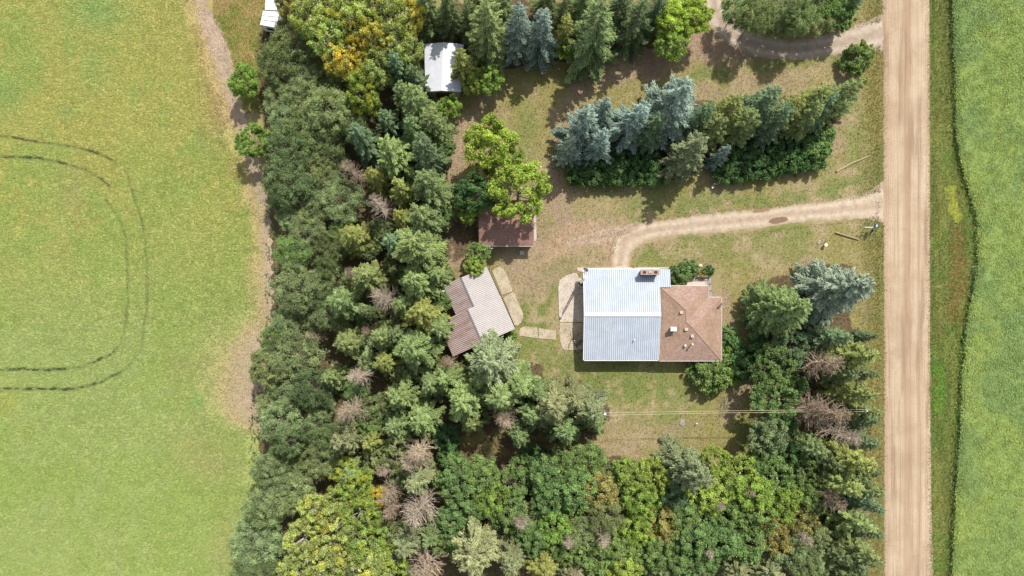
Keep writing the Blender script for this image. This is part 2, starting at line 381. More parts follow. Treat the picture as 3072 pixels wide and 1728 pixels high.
def grid_sheet(name, xs, ys, colf, z=0.0, mat=None, zf=None):
    gx, gy = np.meshgrid(xs, ys); px, py = px_of(gx, gy)
    zz = np.full(gx.shape, z) if zf is None else zf(px, py)
    V = np.stack([gx, gy, zz], -1).reshape(-1, 3); c = colf(px, py).reshape(-1, 3)
    ny, nx = gx.shape; i = np.arange(ny * nx).reshape(ny, nx)
    F = np.stack([i[:-1, :-1], i[:-1, 1:], i[1:, 1:], i[1:, :-1]], -1).reshape(-1, 4)
    return np_mesh(name, V, F, mat, c), F
far = [-3000, -1200, -500, -220, -140, -110]
xs = np.array(far + list(np.arange(-95, 95.01, .25)) + [-v for v in far[::-1]])
ys = np.array(far + list(np.arange(-60, 60.01, .25)) + [-v for v in far[::-1]])
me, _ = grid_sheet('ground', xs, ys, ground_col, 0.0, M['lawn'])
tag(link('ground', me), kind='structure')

# ------------------------------------------------------------------ west crop field
tracks = [[(-40, 403), (0, 408), (110, 425), (200, 437), (270, 452), (330, 475), (350, 492)], [(-40, 472), (0, 472), (120, 475), (190, 490), (260, 510), (310, 540), (330, 560)],
          [(318, 600), (355, 650), (379, 715), (383, 800), (384, 900), (375, 1000), (340, 1062), (250, 1100), (150, 1110), (-40, 1109)],
          [(378, 510), (400, 580), (430, 680), (442, 780), (443, 900), (425, 1040), (390, 1100), (300, 1150), (220, 1168), (-40, 1165)]]
def track_strength(px, py):
    t = np.zeros(px.shape)
    wx = (fbm(px * S, py * S, 1.2, 6) - .5) * 9
    for k, tr in enumerate(tracks):
        d = dist_line(px + wx, py + wx, tr); a = np.clip(1.7 - d / 4.4, 0, 1)
        lim = smooth(420, 300, px) * .45 + .55
        if k >= 2: lim = np.where(py < 1000, .75, lim)
        brk = smooth(.35, .6, fbm(px * S, py * S, .9, 5))
        t = np.maximum(t, a * lim * (.66 + .34 * brk))
    return t
def field_col(px, py):
    X, Y = px * S, py * S
    n1 = fbm(X, Y, 9, 1); n2 = fbm(X, Y, 2.5, 3); n3 = fbm(X, Y, .6, 6)
    A = np.array(srgb(176, 170, 98)); B = np.array(srgb(156, 168, 92)); T = np.array(srgb(176, 160, 112)); Gn = np.array(srgb(132, 164, 98))
    south = smooth(500, 1100, py)[..., None]
    a = A * (1 - south) + np.array(srgb(162, 170, 104)) * south
    g = smooth(.40, .62, n1 * .55 + n2 * .45)[..., None]
    c = a * (1 - g) + B * g
    for x, y, rx, ry, col, k in ((285, 30, 90, 60, Gn, .9), (100, 130, 60, 30, B, .6), (20, 290, 50, 60, Gn, .6), (280, 210, 40, 60, Gn, .5), (205, 330, 30, 20, Gn, .6), (410, 480, 60, 60, B, .7), (480, 620, 80, 120, B, .7), (650, 900, 90, 60, B, .7), (606, 1206, 22, 14, Gn * np.array([.85, 1.1, .9]), 1), (560, 900, 120, 200, B, .5),
                                 (220, 560, 60, 60, T, .35), (220, 620, 40, 70, T, .3), (660, 1120, 70, 140, T, .7), (640, 1380, 80, 60, T, .55), (560, 1330, 60, 60, T, .35), (690, 1640, 50, 90, T, .5), (640, 130, 60, 120, np.array(srgb(180, 156, 92)), .8), (655, 320, 50, 110, np.array(srgb(178, 150, 108)), .8), (545, 1100, 50, 60, T, .4), (30, 1200, 30, 40, np.array(srgb(180, 168, 84)), .6), (700, 500, 30, 80, np.array(srgb(178, 168, 96)), .6)):
        m_ = (np.exp(-(((px - x + (n2 - .5) * 60) / rx) ** 2 + ((py - y + (n3 - .5) * 60) / ry) ** 2)) * k)[..., None]
        c = c * (1 - m_) + col * m_
    ce = interp(py, crop_edge); e = (smooth(70, 0, ce - px + (n2 - .5) * 60) * .75 * (py < 1300))[..., None]
    c = c * (1 - e) + np.array(srgb(184, 154, 122)) * e
    return (c * .75 + a * .25) * (.93 + .14 * n3[..., None])
TRK = np.array(srgb(72, 84, 46))
def field_sheet_col(px, py):
    c = field_col(px, py) * .9; t = track_strength(px, py)[..., None]; return c * (1 - t) + TRK * .7 * t
xs = np.concatenate([np.array([-1500, -600, -260, -160]), np.arange(-90, -30.99, .2)]); ys = np.concatenate([np.array([-1200, -500, -200, -90]), np.arange(-50, 50.01, .2), np.array([90, 200, 500, 1200])])
gx, gy = np.meshgrid(xs, ys); px, py = px_of(gx, gy)
ce = interp(py, crop_edge) + (fbm(px * S, py * S, .8, 2) - .5) * 22
zz = .006 + (.04 + .08 * fbm(px * S, py * S, 1.5, 2)) * smooth(0, 40, ce - px)
V = np.stack([np.minimum(gx, (ce - 1536) * S), gy, zz], -1).reshape(-1, 3)
ny, nx = gx.shape; i = np.arange(ny * nx).reshape(ny, nx); inside = (gx < (ce - 1536) * S + .25)
F = np.stack([i[:-1, :-1], i[:-1, 1:], i[1:, 1:], i[1:, :-1]], -1).reshape(-1, 4)
keep = (inside[:-1, :-1]).reshape(-1); F = F[keep]
me = np_mesh('crop_field', V, F, M['field'], field_sheet_col(px, py).reshape(-1, 3))
tag(link('crop_field', me), kind='structure')

def blades(n, px0, px1, py0, py1, keepf, colf, length, width, lean_dir, z0=0.0, lean=(.5, .9), spread=.6, cvar=.3):
    px = RNG.uniform(px0, px1, n); py = RNG.uniform(py0, py1, n); k = keepf(px, py); px, py = px[k], py[k]; n = len(px)
    x = (px - 1536) * S; y = (864 - py) * S
    L = RNG.uniform(length[0], length[1], n); wd = RNG.uniform(width[0], width[1], n)
    if lean_dir is None: a = RNG.uniform(0, 2 * np.pi, n)
    else: a = lean_dir(px, py) + RNG.normal(0, spread, n)
    ln = RNG.uniform(lean[0], lean[1], n)
    dx, dy, dz = np.cos(a) * ln, np.sin(a) * ln, np.sqrt(1 - ln ** 2)
    zb = np.zeros(n) + z0
    b = np.stack([x, y, zb], -1); side = np.stack([-np.sin(a), np.cos(a), RNG.uniform(-.4, .4, n)], -1) * wd[:, None]
    tip = b + np.stack([dx, dy, dz], -1) * L[:, None]; mid = b + (tip - b) * .55
    V = np.stack([b, mid + side, tip, mid - side], 1).reshape(-1, 3); F = np.arange(4 * n).reshape(n, 4)
    c = colf(px, py) * RNG.uniform(1 - cvar, 1 + cvar, n)[:, None] * np.stack([RNG.uniform(.92, 1.08, n), np.ones(n), RNG.uniform(.85, 1.15, n)], -1)
    return V, F, np.repeat(c, 4, 0)
def bl_obj(name, parts, label, cat):
    V = []; F = []; Cc = []; b = 0
    for v, f, c in parts: V.append(v); F.append(f + b); Cc.append(c); b += len(v)
    me = np_mesh(name, np.concatenate(V), np.concatenate(F), M['blade'], np.concatenate(Cc))
    return tag(link(name, me), label, cat, kind='stuff')
wk = lambda px, py: (px < interp(py, crop_edge) + RNG.normal(0, 4, px.shape) - 4 + RNG.exponential(np.where((py > 960) & (py < 1290), 34, 9), px.shape)) & (track_strength(px, py) < RNG.uniform(.2, 1.0, px.shape)) & (RNG.random(px.shape) < .12 + smooth(5, np.where((py > 930) & (py < 1290), 150, 50), interp(py, crop_edge) - px + (fbm(px * S, py * S, 1.5, 5) - .5) * 90))
wl = lambda px, py: 2.6 + (fbm(px * S, py * S, 1.2, 1) - .5) * 2.6 + (py > 1000) * .5
bl_obj('crop_plants', [blades(270000, -60, 800, -60, 1790, wk, lambda a, b: field_col(a, b) * np.array([0.98, 1.10, 1.02]), (.2, .42), (.025, .05), wl, .08, (.7, .96), .45, .2)],
       'leaning yellow-green crop plants filling the field left of the trees', 'crop')
# stubble strip between crop and belt
def stub_keep(px, py):
    a = interp(py, crop_edge) - 6 - RNG.exponential(np.where((py > 930), 45, 16), px.shape); b = interp(py, [(-100, 600), (0, 610), (60, 650), (150, 685), (270, 705), (330, 722), (430, 750), (560, 790), (700, 800), (960, 806), (1000, 800), (1250, 775), (1300, 770)])
    return (px > a) & (px < b) & (py < 1290)
def stub_col(px, py):
    n = fbm(px * S, py * S, 1.0, 4); r = 1.0 + 0 * px
    return (np.array(srgb(176, 156, 134)) * (.68 + .52 * n[..., None])) * r[..., None]
ys = np.arange(-60, 1300, 6.0); V = []; cc = []; nxs = 40
for yy in ys:
    a = float(interp(yy, crop_edge)) - 14 + 6 * math.sin(yy * .13) ; b = float(interp(yy, [(-100, 600), (0, 612), (60, 652), (150, 690), (270, 712), (330, 730), (430, 760), (560, 800), (700, 815), (960, 820), (1000, 815), (1250, 790), (1300, 785)])) + 5 * math.sin(yy * .21)
    for t in np.linspace(0, 1, nxs): V.append((*P(a + (b - a) * t, yy)[:2], .022)); cc.append((a + (b - a) * t, yy))
i = np.arange(len(V)).reshape(len(ys), nxs); cc = np.array(cc)
F = np.stack([i[:-1, :-1], i[1:, :-1], i[1:, 1:], i[:-1, 1:]], -1).reshape(-1, 4)
_sx, _sy = cc[:, 0], cc[:, 1]; _d = _sx - interp(_sy, crop_edge) + (fbm(_sx * S, _sy * S, 1.2, 3) - .5) * 60
_k = smooth(np.where(_sy > 930, 75, 22), -5, _d)[:, None]; _sc = stub_col(_sx, _sy) * (1 - _k * .75) + field_col(_sx, _sy) * .9 * _k * .75
tag(link('stubble_strip', np_mesh('stubble_strip', V, F, mat_vcol('stubble_soil', 5, .55, .7, (2.2, .8, 1)), _sc)), kind='structure')
def rowsnap(px, py): return stub_keep(px, py) & (np.sin(px * S / .30 * 2 * np.pi) > .3)
bl_obj('crop_stubble', [blades(90000, 500, 810, -40, 1290, rowsnap, lambda a, b: stub_col(a, b) * 1.15, (.1, .25), (.015, .035), None, .01, (.2, .8), 1, .25)],
       'rows of dry tan stubble between the crop and the tree belt', 'stubble')

# ------------------------------------------------------------------ east crop field (taller, green)
def east_col(px, py):
    X, Y = px * S, py * S; n1 = fbm(X, Y, 6, 2); n3 = fbm(X, Y, .7, 4)
    g = smooth(.4, .62, n1)[..., None]
    c = np.array(srgb(126, 150, 88)) * (1 - g) + np.array(srgb(140, 160, 88)) * g
    s_ = smooth(1200, 1728, py)[..., None] * .4; c = c * (1 - s_) + np.array(srgb(142, 162, 86)) * s_
    return c * (.85 + .3 * n3[..., None])
xs = np.concatenate([np.arange(62, 84.01, .3), np.array([100, 160, 300, 900, 1500])]); ys = np.concatenate([np.array([-1200, -500, -200, -90]), np.arange(-50, 50.01, .3), np.array([90, 200, 500, 1200])])
gx, gy = np.meshgrid(xs, ys); px, py = px_of(gx, gy); ee = (interp(py, east_edge) - 1536) * S + (fbm(px * S, py * S, .6, 2) - .5) * 1.7
X2 = np.maximum(gx, ee); zz = smooth(0, .9, X2 - ee) * (.45 + .22 * fbm(px * S, py * S, .9, 3)) + .01
V = np.stack([X2, gy, zz], -1).reshape(-1, 3); ny, nx = gx.shape; i = np.arange(ny * nx).reshape(ny, nx)
F = np.stack([i[:-1, :-1], i[:-1, 1:], i[1:, 1:], i[1:, :-1]], -1).reshape(-1, 4); keep = ((gx > ee - .35)[:-1, 1:]).reshape(-1)
tag(link('crop_field', np_mesh('crop_field', V, F[keep], M['field'], east_col(px, py).reshape(-1, 3) * .85)), kind='structure')
ek = lambda px, py: px > interp(py, east_edge) + RNG.normal(0, 3, px.shape) + 4
def eblades():
    v, f, c = blades(150000, 2830, 3110, -40, 1780, ek, lambda a, b: east_col(a, b) * np.array([1.46, 1.36, 1.4]), (.22, .42), (.035, .07), lambda a, b: 2.2 + 2.5 * fbm(a * S, b * S, .8, 3), .5, (.75, .98), .8, .32)
    return v, f, c
ed = blades(30000, 2820, 2960, -40, 1780, lambda a, b: np.abs(a - interp(b, east_edge) - 5) < np.abs(RNG.normal(0, 11, a.shape)), lambda a, b: east_col(a, b) * 1.0, (.3, .8), (.03, .08), None, .05, (.3, .9), .8, .4)
bl_obj('crop_plants', [eblades(), ed], 'dense tall green crop plants filling the field right of the gravel road', 'crop')

# ------------------------------------------------------------------ road and driveways
rl = lambda y: float(interp(y, [(-6000, 2640), (0, 2646), (100, 2648), (600, 2650), (900, 2652), (1728, 2652), (6000, 2652)])); rr = lambda y: float(interp(y, [(-6000, 2785), (0, 2788), (600, 2789), (1200, 2790), (1500, 2794), (1728, 2800), (6000, 2800)]))
V = []; ys = list(np.linspace(-20000, -300, 8)) + list(np.arange(-200, 1950, 5.0)) + list(np.linspace(2100, 20000, 8))
for k, yy in enumerate(ys):
    a = rl(yy) + random.uniform(-2, 2); b = rr(yy) + random.uniform(-1.2, 1.2)
    for t in (0, .33, .66, 1): V.append((P(a + (b - a) * t, 0)[0], (864 - yy) * S, .03 + (.08 if t in (.33, .66) else 0)))
F = []
for k in range(len(ys) - 1):
    for j in range(3): F.append((k * 4 + j, k * 4 + 4 + j, k * 4 + 5 + j, k * 4 + 1 + j))
tag(link('road', np_mesh('road', V, F, M['road'], None, True)), kind='structure')
def ribbon(name, pts, mat, colA, colB, z, jag=2.0, kind='structure'):
    """pts: (x,y,halfwidth) along a centre line, smoothed"""
    P0 = np.array(pts, float); t = np.arange(len(P0)); tt = np.linspace(0, len(P0) - 1, (len(P0) - 1) * 26)
    def cr(v):
        out = []
        for u in tt:
            i = min(int(u), len(v) - 2); f = u - i; a = v[max(i - 1, 0)]; b = v[i]; c = v[i + 1]; d = v[min(i + 2, len(v) - 1)]
            out.append(.5 * (2 * b + (c - a) * f + (2 * a - 5 * b + 4 * c - d) * f * f + (3 * b - a - 3 * c + d) * f ** 3))
        return np.array(out)
    x, y, h = cr(P0[:, 0]), cr(P0[:, 1]), cr(P0[:, 2]); dx, dy = np.gradient(x), np.gradient(y); L = np.hypot(dx, dy); nx_, ny_ = -dy / L, dx / L
    ra = np.interp(np.arange(len(x)), np.arange(0, len(x), 2), RNG.normal(0, jag, len(range(0, len(x), 2)))); rb = np.interp(np.arange(len(x)), np.arange(0, len(x), 2), RNG.normal(0, jag, len(range(0, len(x), 2))))
    V = []; K = 12; cols = []
    for i in range(len(x)):
        for k in range(K + 1):
            u = k / K * 2 - 1; hw = h[i] + (ra[i] if u < 0 else rb[i]); X, Y = x[i] + nx_[i] * u * hw, y[i] + ny_[i] * u * hw
            V.append((*P(X, Y)[:2], z + .03 * (1 - u * u)))
            rut = math.exp(-((abs(u) - .5) / .2) ** 2) - .35 * math.exp(-(u / .22) ** 2); e_ = float(np.clip((abs(u) - .72) / .28, 0, 1)) * random.uniform(.2, 1); cc_ = (np.array(colA) * (1 - rut * .8) + np.array(colB) * rut * .8) * random.uniform(.93, 1.05); cols.append(cc_ * (1 - e_ * .75) + np.array(srgb(160, 142, 108)) * e_ * .75)
    n = len(x); i = np.arange(n * (K + 1)).reshape(n, K + 1)
    F = np.stack([i[:-1, :-1], i[:-1, 1:], i[1:, 1:], i[1:, :-1]], -1).reshape(-1, 4)
    return tag(link(name, np_mesh(name, V, F, mat, np.array(cols), True)), kind=kind)
gA, gB = srgb(186, 166, 144), srgb(204, 188, 164)
ribbon('driveway', [(2720, 600, 100), (2650, 612, 62), (2600, 620, 40), (2520, 628, 31), (2400, 640, 27), (2280, 655, 28), (2150, 668, 30), (2030, 682, 25), (1940, 694, 27), (1890, 712, 36), (1866, 745, 32), (1862, 780, 27), (1862, 806, 26)], M['drive'], gA, gB, .006)
ribbon('driveway', [(2010, 686, 22), (1930, 694, 25), (1860, 702, 27), (1790, 712, 23), (1735, 722, 15), (1700, 732, 6)], M['drive'], srgb(176, 154, 132), srgb(186, 166, 144), .003, 3.5)
ribbon('driveway', [(2720, 98, 90), (2655, 98, 56), (2590, 112, 42), (2480, 138, 30), (2380, 150, 30), (2280, 138, 32), (2210, 108, 34), (2160, 60, 34), (2140, 0, 32), (2130, -60, 30)], M['drive'], srgb(178, 160, 142), srgb(196, 182, 162), .006)
def puddle(pts):
    m_ = MB(); m_.poly([(*P(x, y)[:2], .052) for x, y in pts][::-1]); return m_
def ell(cx, cy, a, b, ang, n=22, j=.12):
    out = []
    for i in range(n):
        t = 2 * math.pi * i / n; k = 1 + random.uniform(-j, j); u, v = a * math.cos(t) * k, b * math.sin(t) * k
        out.append((cx + u * math.cos(ang) - v * math.sin(ang), cy + u * math.sin(ang) + v * math.cos(ang)))
    return out
tag(puddle(ell(2334, 661, 28, 9, -.15)).build('puddle', M['soil']), 'larger oval brown muddy puddle in the lower driveway', 'puddle')
tag(puddle(ell(2284, 631, 26, 6, -.14)).build('puddle', simple('drying_mud', srgb(150, 120, 94), .7, 0, .25, 3)), 'thin drying brown mud patch at the lower driveway grass edge', 'puddle')
bl_g = lambda px, py: ~in_poly(px, py, [(1752, 808), (2165, 808), (2165, 1080), (1752, 1080)])
def edge_keep(px, py):
    d = np.minimum(np.abs(px - 2646), np.abs(px - 2792)); return (d < np.abs(RNG.normal(0, 6, px.shape)) + 2) & ((px > 2700) | ((np.abs(py - 605) > 62) & (np.abs(py - 98) > 56)))
def lawn_keep(px, py): return bl_g(px, py) & ((px < 2640) | (px > 2795)) & (px > 830) & (px < interp(py, east_edge) + 6) & (dist_line(px, py, [(2650, 612), (2400, 645), (2150, 672), (1930, 700), (1862, 790)]) > 36) & (dist_line(px, py, [(2655, 98), (2480, 138), (2380, 150), (2280, 138), (2160, 60), (2140, 0)]) > 34)
for_grass = [blades(150000, 1340, 2900, -30, 1760, lawn_keep, lambda a, b: ground_col(a, b) * 1.15, (.14, .34), (.02, .045), None, 0, (.4, .9), 1, .42),
             blades(50000, 2770, 2920, -30, 1760, lawn_keep, lambda a, b: ground_col(a, b) * 1.1, (.12, .32), (.015, .035), None, 0, (.4, .9), 1, .3),
             blades(60000, 2600, 2810, -30, 1760, edge_keep, lambda a, b: np.tile(np.array(srgb(120, 126, 72)), (len(a), 1)), (.12, .3), (.02, .035), None, .02, (.4, .9), 1, .35),
             blades(26000, 2540, 2650, -30, 1760, lambda a, b: lawn_keep(a, b) & (RNG.random(a.shape) < smooth(2550, 2635, a)), lambda a, b: ground_col(a, b) * .95, (.15, .35), (.02, .035), None, 0, (.4, .9), 1, .35),
             blades(26000, 1660, 2660, 500, 830, lambda a, b: np.abs(dist_line(a, b, [(2600, 622), (2520, 634), (2400, 645), (2280, 660), (2150, 672), (2030, 684), (1930, 700), (1876, 730), (1862, 790)]) - 35) < 5, lambda a, b: ground_col(a, b) * .95, (.12, .3), (.02, .035), None, 0, (.4, .9), 1, .3),
             blades(26000, 640, 870, -30, 340, lambda a, b: a > interp(b, [(0, 610), (150, 690), (330, 735)]), lambda a, b: ground_col(a, b) * 1.05, (.12, .3), (.015, .03), None, 0, (.4, .9), 1, .3)]
bl_obj('grass', for_grass, 'patchy green and dry yard and roadside grass around the buildings', 'grass')
# ================================================================== PART 2: buildings
def W3(px, py, z): return P(px, py, z)
# ---- house: ribbed metal roof half and brown shingle half
hx0, hy0 = P(1752, 944, 3.6)[:2]
house = tag(empty('house', (0, 0, 0)), 'house with white ribbed metal roof joined to a brown shingled hip roof', 'house')
ze, zr = 2.9, 4.05
a = [W3(1752, 808, ze), W3(1978, 808, ze), W3(1978, 943.5, zr), W3(1752, 943.5, zr), W3(1978, 1080, ze), W3(1752, 1078, ze)]
EW = a[0][0]; EE = a[1][0]; YN = a[0][1]; YS = a[4][1]; YR = a[2][1]
mb = MB(); mb.slabpoly([(EW, YN, ze), (EE, YN, ze), (EE, YR, zr), (EW, YR, zr)], .12); mb.slabpoly([(EW, YR, zr), (EE, YR, zr), (EE, YS, ze), (EW, YS, ze)], .12)
x_ = EW + .15
while x_ < EE - .05:                       # standing ribs
    for (y0, z0, y1, z1) in ((YN, ze, YR, zr), (YR, zr, YS, ze)):
        b = len(mb.v); mb.v += [(x_ - .02, y0, z0 + .002), (x_ + .02, y0, z0 + .002), (x_ + .02, y1, z1 + .002), (x_ - .02, y1, z1 + .002), (x_ - .012, y0, z0 + .045), (x_ + .012, y0, z0 + .045), (x_ + .012, y1, z1 + .045), (x_ - .012, y1, z1 + .045)]
        mb.f += [(b + 4, b + 5, b + 6, b + 7), (b, b + 4, b + 7, b + 3), (b + 1, b + 2, b + 6, b + 5), (b, b + 1, b + 5, b + 4), (b + 2, b + 3, b + 7, b + 6)]
    x_ += .30
roof = mb.build('metal_roof', M['whiteroof'], house)
# porch piece of metal roof reaching east, north of the shingle half
ex, ey0, ey1 = W3(2010, 808, ze)[0], W3(2010, 808, ze)[1], W3(2010, 862, ze + .35)[1]
mb = MB(); mb.slabpoly([(EE + .005, ey0, ze), (ex, ey0, ze), (ex, ey1, ze + .4), (EE + .005, ey1, ze + .4)], .1)
x_ = EE + .2
while x_ < ex: mb.slabpoly([(x_ - .015, ey0, ze + .04), (x_ + .015, ey0, ze + .04), (x_ + .015, ey1, ze + .44), (x_ - .015, ey1, ze + .44)], .04); x_ += .3
pr = mb.build('porch_roof', M['whiteroof'], house)
MB().box(((EW + EE) / 2, YR, zr + .06), (EE - EW, .55, .05)).build('ridge_cap', M['trim'], roof)
MB().box(((EW + EE) / 2, YN + .07, ze - .08), (EE - EW, .12, .12)).build('gutter', M['trim'], house); MB().box(((EW + EE) / 2, YS - .07, ze - .08), (EE - EW, .12, .12)).build('gutter', M['trim'], house)
MB().slabpoly([(EW - .14, YN, ze + .03), (EW - .003, YN, ze + .03), (EW - .003, YR, zr + .03), (EW - .14, YR, zr + .03)], .16).slabpoly([(EW - .14, YR, zr + .03), (EW - .003, YR, zr + .03), (EW - .003, YS, ze + .03), (EW - .14, YS, ze + .03)], .16).build('fascia', M['trim'], house)
MB().prism([(EW + .3, YS + .5), (EE, YS + .5), (EE, YN - .5), (EW + .3, YN - .5)], 0, ze - .13).build('wall', M['siding'], house)
gw = MB(); gw.poly([(EW + .3, YS + .5, ze - .13), (EW + .3, YN - .5, ze - .13), (EW + .3, YR, zr - .2)]); gw.build('gable', M['siding'], house)
dr = MB().box((EW + .27, YR - .5, 1.05), (.06, 4.8, 2.1)).build('garage_door', M['trim'], house)
MB().box((EW + .24, YR - .5, 1.2), (.03, 4.6, .06)).box((EW + .24, YR - .5, .7), (.03, 4.6, .06)).build('panel_strip', M['grey'], dr)
for yy in (YS + .5,):
    for xx in (EW + 2.4, EW + 6.5):
        wn = MB().box((xx, yy - .02, 1.6), (1.3, .05, 1.0)).build('window', M['glass'], house); MB().box((xx, yy - .035, 2.13), (1.45, .05, .07)).box((xx, yy - .035, 1.07), (1.45, .05, .07)).box((xx, yy - .04, 1.6), (.05, .05, 1.0)).build('frame', M['trim'], wn)
vp = W3(1902, 1020, 3.6)
MB().tube((vp[0], vp[1], 3.2), (vp[0], vp[1], 3.95), .06, .06, 10).tube((vp[0], vp[1], 3.95), (vp[0], vp[1], 4.03), .11, .09, 10).build('vent_pipe', M['white'], house)
# hip roofs
zb = 3.0; pit = .40
X0, X1, X2 = W3(1976, 0, zb)[0], W3(2126.5, 0, zb)[0], W3(2165, 0, zb)[0]
Y0, Y1, Y2 = W3(0, 857, zb)[1], W3(0, 891.5, zb)[1], W3(0, 1083, zb)[1]
hw = (X1 - X0) / 2; hm = (X2 - X0) / 2
p1 = (X0 + hw, Y0 - hw, zb + hw * pit); q = (X0 + hw, Y1 - hw, zb + hw * pit); p2 = (X0 + hm, Y1 - hm, zb + hm * pit)
p3 = (X0 + hm, Y2 + hm, zb + hm * pit)
tl, tr, v_, ne, se, sw = (X0, Y0, zb), (X1, Y0, zb), (X1, Y1, zb), (X2, Y1, zb), (X2, Y2, zb), (X0, Y2, zb)
rf = MB()
if p3[1] > p2[1]: p3 = p2
west = [tl, p1, q, p2] + ([p3] if p3 != p2 else []) + [sw]
for f in (west, [tl, tr, p1], [tr, v_, q, p1], [v_, ne, p2, q], [ne, se] + ([p3] if p3 != p2 else []) + [p2], [sw, se, p3]):
    n_ = len(f); pts = list(f)
    ar = sum(pts[i][0] * pts[(i + 1) % n_][1] - pts[(i + 1) % n_][0] * pts[i][1] for i in range(n_))
    rf.poly(pts if ar > 0 else pts[::-1])
def shingle_part(fs, rz, name):
    pass
roof2 = rf.build('shingle_roof', M['shingle'], house)
# faces that drain east/west get their courses turned
m2 = mat_shingle('brown_shingle_turned', srgb(174, 146, 126), srgb(156, 128, 108), math.pi / 2); roof2.data.materials.append(m2)
for p_ in roof2.data.polygons:
    if abs(p_.normal.x) > abs(p_.normal.y): p_.material_index = 1
cap = MB()
for s_, e_ in ((tl, p1), (tr, p1), (p1, q), (q, p2), (p2, ne), (p3, sw), (p3, se)) + (((p2, p3),) if p3 != p2 else ()):
    d_ = Vector(e_) - Vector(s_)
    if d_.length < .1: continue
    cap.tube(Vector(s_) + Vector((0, 0, -.06)), Vector(e_) + Vector((0, 0, -.06)), .12, .12, 6)
cap.build('ridge_cap', simple('cap_shingle', srgb(172, 142, 124), .9, 0, .3, 9), roof2)
fb = MB()
for s_, e_ in ((tl, tr), (tr, v_), (v_, ne), (ne, se), (se, sw), (sw, tl)):
    c_ = ((s_[0] + e_[0]) / 2, (s_[1] + e_[1]) / 2, zb - .1); dx, dy = abs(s_[0] - e_[0]), abs(s_[1] - e_[1])
    fb.box(c_, (dx + .07 if dx > dy else .09, dy + .07 if dy > dx else .09, .2 + (.01 if dx > dy else 0)))
fb.build('gutter', M['trim'], house)
MB().prism([(X0 + .02, Y2 + .5), (X2 - .5, Y2 + .5), (X2 - .5, Y1 - .5), (X1 - .5, Y1 - .5), (X1 - .5, Y0 - .5), (X0 + .02, Y0 - .5)], 0, zb - .2).build('wall', simple('pale_siding', srgb(205, 196, 178), .7, 0, .1), house)
for (xx, yy, rz) in ((X1 - 5.2, Y0 - .48, 0), (X2 - .48, Y1 - 4, 1), (X0 + 4, Y2 + .48, 0)):
    d1 = (1.6, .06, 1.1) if not rz else (.06, 1.6, 1.1); wn = MB().box((xx, yy, 1.6), d1).build('window', M['glass'], house)
    fr_ = MB(); 
    for dz in (-.6, .6): MB().box((xx, yy, 1.6 + dz), (1.75, .1, .08) if not rz else (.1, 1.75, .08)).build('frame', M['trim'], wn)
def rz_at(x, y):      # height of the hip roof
    d = min(x - X0, X2 - x, y - Y2, Y1 - y) if y < Y1 and x > X1 else max(min(x - X0, X2 - x, y - Y2, Y1 - y), min(x - X0, X1 - x, Y0 - y, y - Y2))
    return zb + max(0, d) * pit
for (px, py) in ((2046.5, 937), (2059.5, 988), (2077.5, 1008)):
    x, y, _ = W3(px, py, 4.8); z = rz_at(x, y)
    MB().box((x, y, z + .08), (.34, .34, .3)).box((x, y, z + .26), (.42, .42, .07)).build('roof_vent', simple('vent_tan', srgb(205, 178, 160), .7, 0, .1), house)
for (px, py, hh, r_) in ((2076, 1033, 1.0, .10), (2058, 1037, .35, .12)):
    x, y, _ = W3(px, py, 4.6); z = rz_at(x, y)
    MB().tube((x, y, z - .1), (x, y, z + hh), r_ * .7, r_ * .7, 10).tube((x, y, z + hh), (x, y, z + hh + .12), r_ * 1.7, r_ * 1.3, 12).build('vent_pipe', M['cream'], house)
x, y, _ = W3(2022, 987, 5.0); z = rz_at(x, y)
ch = MB().box((x, y, z + .35), (.62, .5, 1.3)).build('furnace_chimney', M['galv'], house); MB().box((x, y, z + 1.05), (.85, .62, .12)).build('cap', M['white'], ch)
# long brick chimney block on the metal roof
x0, y0, _ = W3(1922, 811, 4.7); x1, y1, _ = W3(1979, 822, 4.7)
ch = MB().box(((x0 + x1) / 2, (y0 + y1) / 2 - .02, 3.65), (x1 - x0 - .25, .6, 1.9)).build('brick_chimney', M['brick'], house)
MB().box(((x0 + x1) / 2, (y0 + y1) / 2, 4.66), (x1 - x0, .78, .16)).build('cap', simple('chimney_cap', srgb(172, 150, 142), .9, 0, .2), ch)
for t_ in (.2, .5, .8): MB().box((x0 + (x1 - x0) * t_, (y0 + y1) / 2, 4.8), (.42, .3, .14)).build('flue', simple('flue_clay', srgb(190, 176, 160), .9, 0, .2) if t_ == .5 else M['rust'], ch)
sl_ = MB()
for i in range(9): sl_.box((x0 + .35 + i * (x1 - x0 - .7) / 8, (y0 + y1) / 2 - .36, 3.95), (.1, .09, 1.25))
sl_.build('slat', M['brick'], ch).data.materials[0] = M['rust']
